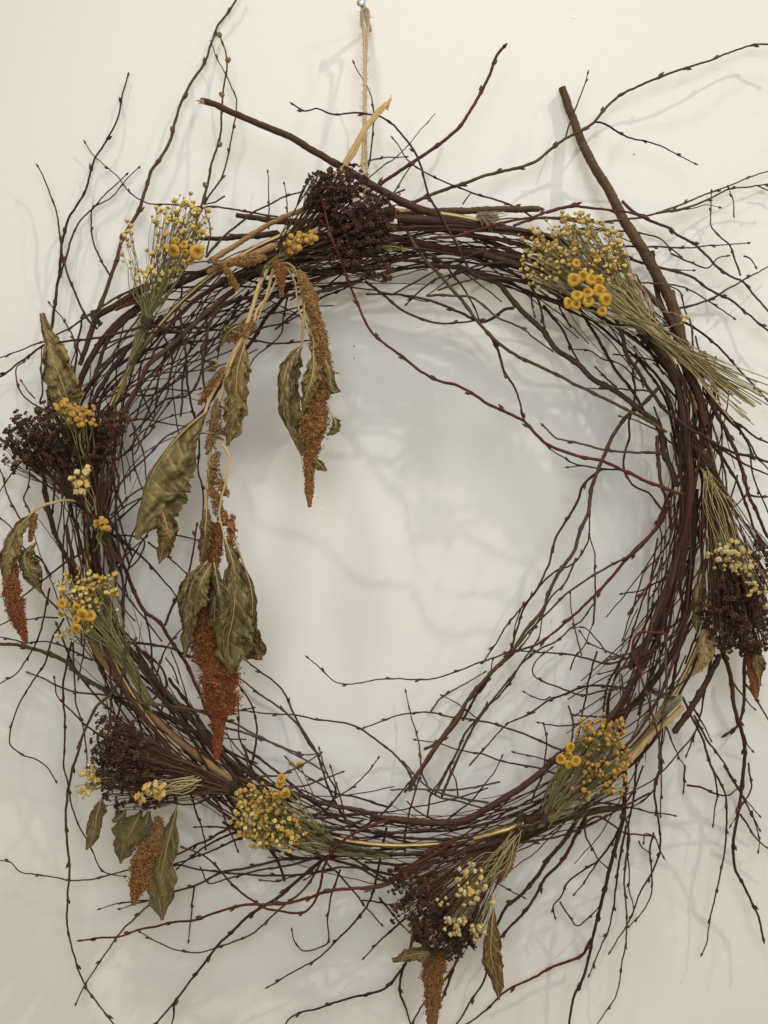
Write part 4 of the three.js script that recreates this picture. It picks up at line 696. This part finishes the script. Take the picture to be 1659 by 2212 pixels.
{ // the long one hanging into the opening
  const a = amaranth('longest amaranth hanging into the opening, olive leaves round its big rust red tassel', [560, 600, 200]);
  stalk(a, 4.2, STALK, [575, 575, 175], [563, 612, 190], [545, 670, 195], [530, 708, 198], [505, 763, 200], [480, 813, 200], [452, 863, 200], [442, 893, 205]);
  stalk(a, 4.2, STALK, [580, 575, 180], [556, 628, 205], [535, 700, 210], [505, 770, 210], [482, 838, 208], [468, 893, 205], [455, 950, 200], [452, 1010, 195], [448, 1060, 190], [445, 1110, 188]);
  stalk(a, 3.2, STALK, [590, 580, 178], [575, 640, 200], [556, 670, 205], [540, 715, 205], [520, 745, 205]);
  stalk(a, 2.6, STALK, [478, 955, 205], [494, 985, 210], [490, 1030, 212], [478, 1075, 210], [474, 1110, 205], [485, 1165, 210]);
  stalk(a, 2.4, STALK, [600, 590, 175], [585, 630, 195], [568, 660, 200], [556, 690, 200]);
  stalk(a, 2.2, RIB, [505, 1165, 208], [520, 1200, 210], [528, 1225, 205]);
  tassel(a, 51, [[553, 700, 208, 10], [530, 712, 210, 16], [505, 726, 208, 12], [490, 735, 200, 6]], TAN, AMBER, 1.3, 1.45, 16);
  tassel(a, 52, [[485, 792, 200, 5], [468, 818, 200, 11], [450, 842, 198, 12], [430, 872, 195, 5]], TAN, AMBER, 1.3, 1.45, 18);
  tassel(a, 53, [[470, 860, 205, 6], [468, 895, 205, 13], [464, 925, 205, 16], [454, 955, 200, 10], [447, 982, 195, 4]], TAN, TAN, 1.3, 1.45, 22);
  tassel(a, 54, [[472, 975, 200, 6], [462, 1000, 198, 13], [470, 1035, 200, 12], [488, 1060, 200, 8], [492, 1068, 200, 4]], TAN, TAN, 1.3, 1.45, 22);
  tassel(a, 55, [[455, 1010, 195, 6], [458, 1050, 195, 9], [470, 1095, 195, 13], [484, 1118, 195, 13], [503, 1140, 192, 6]], TAN, AMBER, 1.3, 1.45, 26);
  tassel(a, 59, [[503, 1110, 190, 6], [500, 1170, 190, 12], [512, 1220, 190, 9], [520, 1290, 190, 8], [515, 1320, 190, 4]], AMBER, RUST, 1.3, 1.45, 22);
  tassel(a, 56, [[470, 1130, 185, 12], [460, 1190, 185, 18], [452, 1260, 185, 22], [442, 1330, 188, 27], [450, 1400, 190, 33], [470, 1450, 192, 40], [476, 1490, 192, 38], [475, 1530, 190, 31], [472, 1550, 188, 18], [470, 1590, 186, 12], [467, 1640, 184, 4]], AMBER, RUST, 1.4, 1.45);
  leaf(a, { seed: 61, mid: [[447, 888, 205], [398, 930, 212], [352, 985, 212], [322, 1040, 205], [307, 1095, 195], [292, 1165, 185]], A: [3, 30, 66, 84, 84, 66, 8], B: [2, 4, 5, 6, 6, 6, 2], curl: 0.5, ragged: 0.5, tone: OLIVE, rib: 3 });
  leaf(a, { seed: 62, mid: [[352, 1108, 190], [362, 1150, 195], [352, 1185, 192], [344, 1218, 188]], A: [16, 22, 18, 2], B: [20, 24, 14, 2], tone: BROWN, curl: 0.8 });
  leaf(a, { seed: 63, mid: [[530, 738, 212], [514, 795, 222], [509, 855, 222], [503, 905, 215], [492, 963, 205]], A: [3, 20, 27, 25, 24, 16, 3], B: [3, 15, 24, 24, 22, 18, 4], curl: 0.9, tone: [OLIVE[0], BROWN[0]] });
  leaf(a, { seed: 64, mid: [[528, 702, 205], [505, 708, 212], [488, 724, 208], [478, 748, 200]], A: [3, 14, 12, 2], B: [3, 10, 12, 2], curl: 1.1, tone: GREEN });
  leaf(a, { seed: 65, mid: [[474, 785, 205], [460, 792, 210], [441, 802, 205]], A: [2, 10, 2], B: [2, 14, 2], curl: 0.8, tone: GREEN });
  leaf(a, { seed: 66, mid: [[446, 1100, 215], [444, 1140, 222], [440, 1180, 218], [434, 1214, 210]], A: [6, 15, 14, 3], B: [5, 14, 12, 3], curl: 0.9, tone: BROWN });
  leaf(a, { seed: 67, mid: [[448, 1212, 212], [422, 1245, 228], [406, 1300, 230], [402, 1360, 226], [398, 1424, 216]], A: [4, 26, 32, 26, 16, 3], B: [3, 16, 24, 20, 12, 2], curl: 1.0, tone: GREEN, pucker: 1.3 });
  leaf(a, { seed: 68, mid: [[455, 1218, 222], [438, 1250, 240], [425, 1290, 242], [420, 1335, 232]], A: [3, 16, 20, 3], B: [3, 18, 16, 3], curl: 0.9, tone: OLIVE, pucker: 1.3 });
  leaf(a, { seed: 69, mid: [[486, 1165, 220], [503, 1215, 240], [508, 1270, 246], [503, 1335, 248], [492, 1390, 242], [500, 1455, 228]], A: [3, 15, 22, 32, 50, 48, 5], B: [3, 16, 26, 28, 32, 28, 4], curl: 0.75, tone: GREEN, pucker: 1.25, rib: 2.6 });
  leaf(a, { seed: 70, mid: [[528, 1225, 205], [543, 1275, 214], [545, 1335, 214], [548, 1385, 206], [558, 1412, 200]], A: [2, 8, 9, 10, 6], B: [3, 16, 24, 22, 4], curl: 0.9, tone: [GREEN[0], BROWN[1]], rib: 2.4 });
  leaf(a, { seed: 71, mid: [[472, 1250, 222], [463, 1300, 236], [464, 1340, 236], [466, 1370, 228]], A: [3, 14, 14, 3], B: [3, 12, 14, 3], curl: 1.0, tone: GREEN, pucker: 1.3 });
  leaf(a, { seed: 72, mid: [[540, 1330, 196], [545, 1370, 200], [550, 1402, 198], [530, 1422, 196]], A: [4, 16, 20, 5], B: [8, 30, 30, 8], curl: 0.6, tone: BROWN });
}
{ const a = scene.getObjectByName('amaranth_stem');
  leaf(a, { seed: 73, mid: [[462, 1215, 226], [470, 1260, 244], [478, 1310, 246], [474, 1360, 236]], A: [3, 13, 16, 3], B: [3, 16, 16, 3], curl: 1.1, tone: GREEN, pucker: 1.5 });
  leaf(a, { seed: 74, mid: [[436, 1225, 206], [410, 1270, 214], [394, 1310, 214], [392, 1345, 206]], A: [3, 14, 18, 4], B: [2, 10, 10, 3], curl: 1.0, tone: [GREEN[1], BROWN[1]], pucker: 1.5 });
  leaf(a, { seed: 75, mid: [[515, 1290, 232], [532, 1330, 236], [540, 1375, 230], [536, 1415, 216]], A: [3, 12, 14, 4], B: [3, 20, 24, 6], curl: 0.8, tone: GREEN, pucker: 1.4 });
}
{ // the shorter one next to it
  const a = amaranth('shorter amaranth hanging beside the longest one, amber tassel below four olive leaves', [610, 575, 200]);
  stalk(a, 2.8, RIB, [600, 572, 175], [626, 570, 190], [645, 600, 200], [656, 655, 205], [655, 705, 208], [650, 752, 205]);
  stalk(a, 2.6, RIB, [605, 574, 180], [640, 590, 195], [658, 640, 205], [660, 700, 210], [676, 730, 214], [678, 765, 215]);
  stalk(a, 2.4, RIB, [612, 568, 180], [634, 605, 200], [645, 665, 208], [655, 700, 210], [654, 740, 208]);
  tassel(a, 80, [[655, 605, 204, 9], [668, 650, 204, 15], [684, 700, 204, 17], [694, 760, 204, 20], [700, 810, 204, 16]], SAND, SAND, 1.2, 1.45, 30);
  tassel(a, 81, [[642, 585, 195, 6], [660, 610, 200, 11], [672, 650, 200, 14], [682, 690, 200, 12], [688, 735, 200, 17], [692, 780, 200, 19], [690, 830, 202, 21], [684, 870, 204, 27], [678, 915, 204, 29], [672, 950, 202, 23], [670, 985, 200, 15], [668, 1025, 198, 11], [668, 1065, 196, 8], [669, 1095, 195, 3]], SAND, AMBER, 1.3, 1.45);
  leaf(a, { seed: 82, mid: [[652, 748, 205], [622, 788, 222], [612, 843, 224], [618, 900, 218], [636, 948, 208], [652, 985, 200]], A: [3, 26, 34, 34, 24, 14, 2], B: [3, 16, 16, 15, 10, 6, 2], curl: 0.8, tone: GREEN, pucker: 1.2 });
  leaf(a, { seed: 83, mid: [[677, 760, 220], [676, 803, 240], [664, 850, 240], [653, 892, 228]], A: [2, 16, 20, 12, 2], B: [2, 18, 20, 13, 2], curl: 0.9, tone: [OLIVE[0], BROWN[0]] });
  leaf(a, { seed: 84, mid: [[700, 772, 212], [712, 805, 224], [718, 835, 222], [736, 846, 214]], A: [2, 9, 9, 2], B: [2, 12, 13, 3], curl: 0.7, tone: OLIVE });
  leaf(a, { seed: 85, mid: [[718, 898, 205], [726, 915, 210], [722, 928, 208], [706, 940, 200]], A: [2, 9, 8, 2], B: [2, 8, 9, 2], curl: 0.6, tone: OLIVE });
  leaf(a, { seed: 86, mid: [[676, 985, 200], [690, 1002, 206], [706, 1016, 200]], A: [2, 8, 2], B: [2, 13, 3], curl: 0.6, tone: OLIVE });
}
{
  const a = amaranth('short tan amaranth bits lying on the top rim beside the tie', [560, 560, 205]);
  tassel(a, 91, [[452, 560, 195, 5], [478, 572, 208, 8], [497, 595, 212, 8], [513, 626, 208, 5]], TAN, AMBER);
  tassel(a, 92, [[575, 556, 200, 5], [545, 560, 212, 11], [515, 566, 210, 9], [492, 570, 205, 4]], TAN, AMBER);
  tassel(a, 93, [[598, 562, 200, 9], [606, 590, 212, 12], [607, 615, 210, 8], [608, 642, 205, 4]], AMBER, AMBER);
}
{
  const a = amaranth('amaranth with tan and green leaves beside the frame edge, below the wide dark fan', [140, 1085, 170]);
  stalk(a, 3, STALK, [165, 1082, 165], [130, 1082, 185], [95, 1092, 195], [60, 1115, 198], [35, 1150, 198]);
  tassel(a, 94, [[30, 1215, 190, 8], [24, 1260, 190, 22], [30, 1310, 190, 21], [44, 1350, 188, 13], [57, 1388, 186, 3]], AMBER, RUST, 1.1);
  tassel(a, 95, [[74, 1110, 190, 9], [70, 1140, 190, 8], [66, 1170, 188, 4]], TAN, AMBER);
  leaf(a, { seed: 96, mid: [[70, 1108, 198], [40, 1140, 212], [20, 1185, 214], [12, 1225, 208], [10, 1262, 200]], A: [3, 16, 28, 24, 14, 3], B: [2, 12, 22, 22, 10, 2], curl: 0.9, tone: [KHAKI[0], OLIVE[0]] });
  leaf(a, { seed: 97, mid: [[76, 1172, 190], [52, 1200, 200], [62, 1235, 202], [88, 1282, 194]], A: [3, 22, 28, 2], B: [2, 12, 16, 2], curl: 0.7, tone: GREEN });
}
{
  const a = amaranth('tan amaranth tassel between drooping flat olive leaves at the lower corner', [345, 1755, 150]);
  tassel(a, 98, [[342, 1765, 160, 9], [340, 1805, 165, 12], [325, 1830, 170, 22], [308, 1862, 172, 24], [298, 1905, 170, 19], [288, 1955, 166, 4]], TAN, AMBER, 1.2, 1.5);
  leaf(a, { seed: 99, vein: 0.2, mid: [[222, 1722, 165], [210, 1755, 175], [204, 1795, 175], [186, 1836, 165]], A: [2, 14, 12, 12, 2], B: [2, 10, 16, 14, 2], curl: 0.5, tone: OLIVE, pucker: 0.6 });
  leaf(a, { seed: 100, vein: 0.2, mid: [[306, 1750, 150], [286, 1790, 160], [268, 1825, 160], [260, 1866, 150]], A: [3, 20, 26, 20, 2], B: [2, 22, 34, 18, 2], curl: 0.35, tone: GREEN, pucker: 0.5 });
  leaf(a, { seed: 101, vein: 0.2, mid: [[322, 1752, 150], [312, 1790, 156], [300, 1830, 150]], A: [4, 18, 3], B: [4, 18, 3], curl: 0.4, tone: GREEN, pucker: 0.5 });
  leaf(a, { seed: 102, vein: 0.2, mid: [[383, 1738, 145], [373, 1780, 150], [360, 1830, 155], [350, 1880, 158], [344, 1930, 155], [350, 1988, 148]], A: [1, 6, 18, 22, 28, 30, 3], B: [1, 8, 22, 30, 32, 24, 3], curl: 0.4, tone: GREEN, pucker: 0.5, holes: [[98, 25], [98, 26], [99, 25], [99, 26], [97, 25]] });
  leaf(a, { seed: 103, vein: 0.2, mid: [[272, 1748, 155], [260, 1765, 162], [242, 1775, 158]], A: [2, 12, 3], B: [2, 16, 3], curl: 0.6, tone: OLIVE, pucker: 0.6 });
}
{
  const a = amaranth('amaranth hanging at the bottom frame edge, brown curled leaves beside its tan tassel', [960, 2050, 160]);
  tassel(a, 104, [[955, 2055, 170, 12], [940, 2085, 172, 26], [935, 2125, 172, 22], [935, 2170, 170, 17], [934, 2215, 168, 12], [932, 2260, 166, 8]], AMBER, TAN, 1.2, 1.45);
  tassel(a, 105, [[1108, 1820, 160, 9], [1102, 1855, 165, 11], [1090, 1885, 162, 9], [1076, 1905, 158, 4]], TAN, TAN);
  leaf(a, { seed: 106, mid: [[955, 2056, 170], [925, 2058, 190], [890, 2062, 196], [847, 2075, 190]], A: [4, 14, 16, 4], B: [4, 15, 16, 8], curl: 0.9, tone: [BROWN[0], KHAKI[1]] });
  leaf(a, { seed: 107, mid: [[1066, 1960, 185], [1062, 2010, 196], [1060, 2060, 196], [1072, 2110, 190], [1078, 2160, 182]], A: [2, 12, 20, 20, 14, 2], B: [2, 10, 16, 20, 12, 3], curl: 0.5, tone: BROWN, pucker: 0.7 });
  leaf(a, { seed: 108, mid: [[895, 1985, 170], [905, 2015, 176], [925, 2050, 170]], A: [3, 18, 4], B: [3, 16, 4], curl: 0.5, tone: BROWN });
}
{
  const a = amaranth('pale and green curled leaves with brown tassel behind the dark bunch the frame cuts', [1510, 1240, 150]);
  leaf(a, { seed: 109, mid: [[1520, 1222, 160], [1508, 1270, 172], [1504, 1320, 172], [1505, 1368, 164]], A: [3, 12, 14, 11, 3], B: [3, 10, 13, 10, 3], curl: 0.9, tone: GREEN });
  leaf(a, { seed: 110, mid: [[1527, 1345, 175], [1520, 1390, 190], [1514, 1430, 188], [1494, 1460, 180]], A: [3, 18, 20, 10, 2], B: [2, 14, 12, 8, 2], curl: 0.7, tone: [[0.46, 0.34, 0.17], [0.33, 0.25, 0.10]], label: 'pale straw coloured curled leaf' });
  leaf(a, { seed: 111, mid: [[1630, 1385, 150], [1634, 1425, 156], [1642, 1482, 150]], A: [3, 16, 3], B: [3, 15, 3], curl: 0.7, tone: [BROWN[0], OLIVE[0]] });
  tassel(a, 112, [[1618, 1395, 150, 8], [1622, 1450, 150, 10], [1630, 1485, 148, 9], [1634, 1508, 146, 4]], RUST, AMBER);
}
{
  const a = thing('dried_leaf', 'tall khaki crinkled leaf standing up behind the wide dark fan', 'dried leaf', at(155, 890, 130));
  leaf(a, { seed: 113, mid: [[152, 884, 150], [140, 845, 168], [124, 800, 172], [108, 752, 168], [98, 715, 158], [90, 676, 148]], A: [24, 30, 32, 26, 10, 9, 6], B: [22, 34, 30, 28, 22, 12, 5], curl: 0.45, tone: KHAKI, rib: 2.4, pucker: 1.3 });
  leaf(a, { seed: 114, mid: [[125, 890, 120], [116, 860, 126], [112, 830, 120]], A: [8, 14, 3], B: [8, 10, 3], tone: OLIVE });
}
{
  const a = thing('dried_leaf', 'small green crumpled leaf on the rim beside the top dark bunch', 'dried leaf', at(850, 537, 170));
  leaf(a, { seed: 115, mid: [[884, 540, 195], [860, 534, 206], [838, 532, 206], [816, 532, 198]], A: [2, 8, 10, 3], B: [2, 9, 10, 3], tone: [[0.16, 0.17, 0.06], [0.12, 0.13, 0.05]], curl: 0.9, pucker: 1.3 });
}
{ // split dry stalk standing up in front of the twine
  const a = thing('dried_stalk', 'split straw coloured stalk sticking up in front of the twine', 'dried stalk', at(740, 365, 190));
  for (const [r, dx, dz, e] of [[4.6, -3, 0, 0], [4.2, 4, 2, 8], [3, 0, 5, -4]]) part('fibre', tube([[735 + dx, 372, 185 + dz], [757 + dx, 335, 188 + dz], [785 + dx, 285, 188 + dz], [815 + dx, 245, 184 + dz], [838 + dx * 1.5, 222 - e, 180 + dz]].map((p) => at(...p)), (u) => r * (1 - 0.35 * u) * S, 6, 7 * S, { wobble: 2 * S, seed: dx + 9, rough: 0.3 }), STALK, a);
  part('fibre', tube([at(836, 236, 182), at(842, 218, 182), at(846, 204, 180)], (u) => lerp(3, 0.6, u) * S, 5, 6 * S, { rough: 0.3 }), STALK, a);
}
{ // wisps of fluff left on a cut end and on the rim
  for (const [name, label, x, y, n, len, dx, dy] of [['plume_tuft', 'beige fluffy tuft on the top rim below the short straight stick', 1040, 466, 150, 26, 0.9, 0.25], ['plume_tuft', 'grey beige brush of fibres at the cut end of the cane on the lower rim', 1462, 1510, 170, 34, -0.7, 0.7]]) {
    const a = thing(name, label, 'plume', at(x, y, 170)), rand = rng(x), list = [];
    for (let i = 0; i < n; i++) { const p = [x + (rand() - 0.5) * 26, y + (rand() - 0.5) * 20, 165 + 26 * rand()], l = len * (0.5 + rand()), q = (rand() - 0.5) * 0.9; list.push(tube([at(...p), at(p[0] + l * 0.5 * (dx + q * 0.5), p[1] + l * 0.5 * (dy - q * 0.4), p[2] + 4), at(p[0] + l * (dx + q), p[1] + l * (dy - q), p[2])], () => 0.7 * S, 3, 12 * S)); }
    stuff(part('fibres', mergeGeometries(list), plain(0.36, 0.28, 0.17, 0.95), a));
  }
}

// ---------------------------------------------------------------- nail and twine
{
  const a = at(799, 64, 0), b = at(780.5, 7, 66), d = b.clone().sub(a), n = thing('nail', 'grey steel nail driven into the wall above the wreath, twine looped over it', 'nail', a);
  a.addScaledVector(d, -0.15); part('shaft', tube([a, b], () => 5.0 * S, 14, 20 * S, { flat: true }), STEEL, n);
  const head = new THREE.LatheGeometry([[0, 0], [7.5, 0], [9.5, 1.2], [9.8, 2.6], [8.6, 4.2], [4, 4.9], [0, 5]].map(([x, y]) => new THREE.Vector2(x * S, y * S)), 24);
  piece('nail_head', head, STEEL, n, b, aim(d));
}
{
  const w = thing('jute_twine', 'doubled jute twine looped over the nail, running straight down to the wreath', 'twine', at(788, 380, 110)), rand = rng(5), fuzz = [];
  const strand = (pts, seed) => {
    const c = new THREE.CatmullRomCurve3(pts.map((p) => at(...p)), false, 'centripetal'), len = c.getLength(), n = Math.round(len / (4 * S)), plies = [];
    for (let k = 0; k < 3; k++) { const q = []; for (let i = 0; i <= n; i++) { const p = c.getPointAt(i / n), a = i / n * len / (26 * S) * Math.PI * 2 + k * 2.094 + seed, tg = c.getTangentAt(i / n), sx = V(tg.y, -tg.x, 0).normalize(); q.push(p.addScaledVector(sx, Math.cos(a) * 1.6 * S).add(V(0, 0, Math.sin(a) * 1.6 * S))); } plies.push(tube(q, () => 1.75 * S, 6, 4 * S, { rough: 0.3, seed: k + seed })); }
    for (let i = 0; i < len / S / 2.6; i++) { const u = rand(), p = c.getPointAt(u), a = rand() * 6.28, l = (6 + 9 * rand()) * S, d = V(Math.cos(a), Math.sin(a) * 0.8, rand() - 0.3).normalize(), e = p.clone().addScaledVector(d, l); fuzz.push(tube([p, p.clone().lerp(e, 0.6).add(V(0, -1.5 * S, 0)), e], () => 0.28 * S, 3, 8 * S)); }
    part('strand', mergeGeometries(plies), JUTE, w);
  };
  strand([[781, 30, 62], [784, 55, 56], [787, 110, 64], [787, 200, 84], [785, 300, 100], [783, 355, 108], [786, 400, 112], [788, 440, 105]], 0.3);
  strand([[795, 30, 50], [796, 48, 48], [793, 80, 54], [790, 140, 66], [789, 220, 84], [790, 300, 98], [791, 350, 106], [793, 400, 108], [794, 440, 100]], 2.1);
  strand([[783, 62, 52], [780, 40, 58], [782, 22, 62], [788, 16, 60], [795, 24, 52], [796, 44, 46]], 4.0);
  stuff(part('fuzz', mergeGeometries(fuzz), JUTE, w));
}

renderer.render(scene, camera);
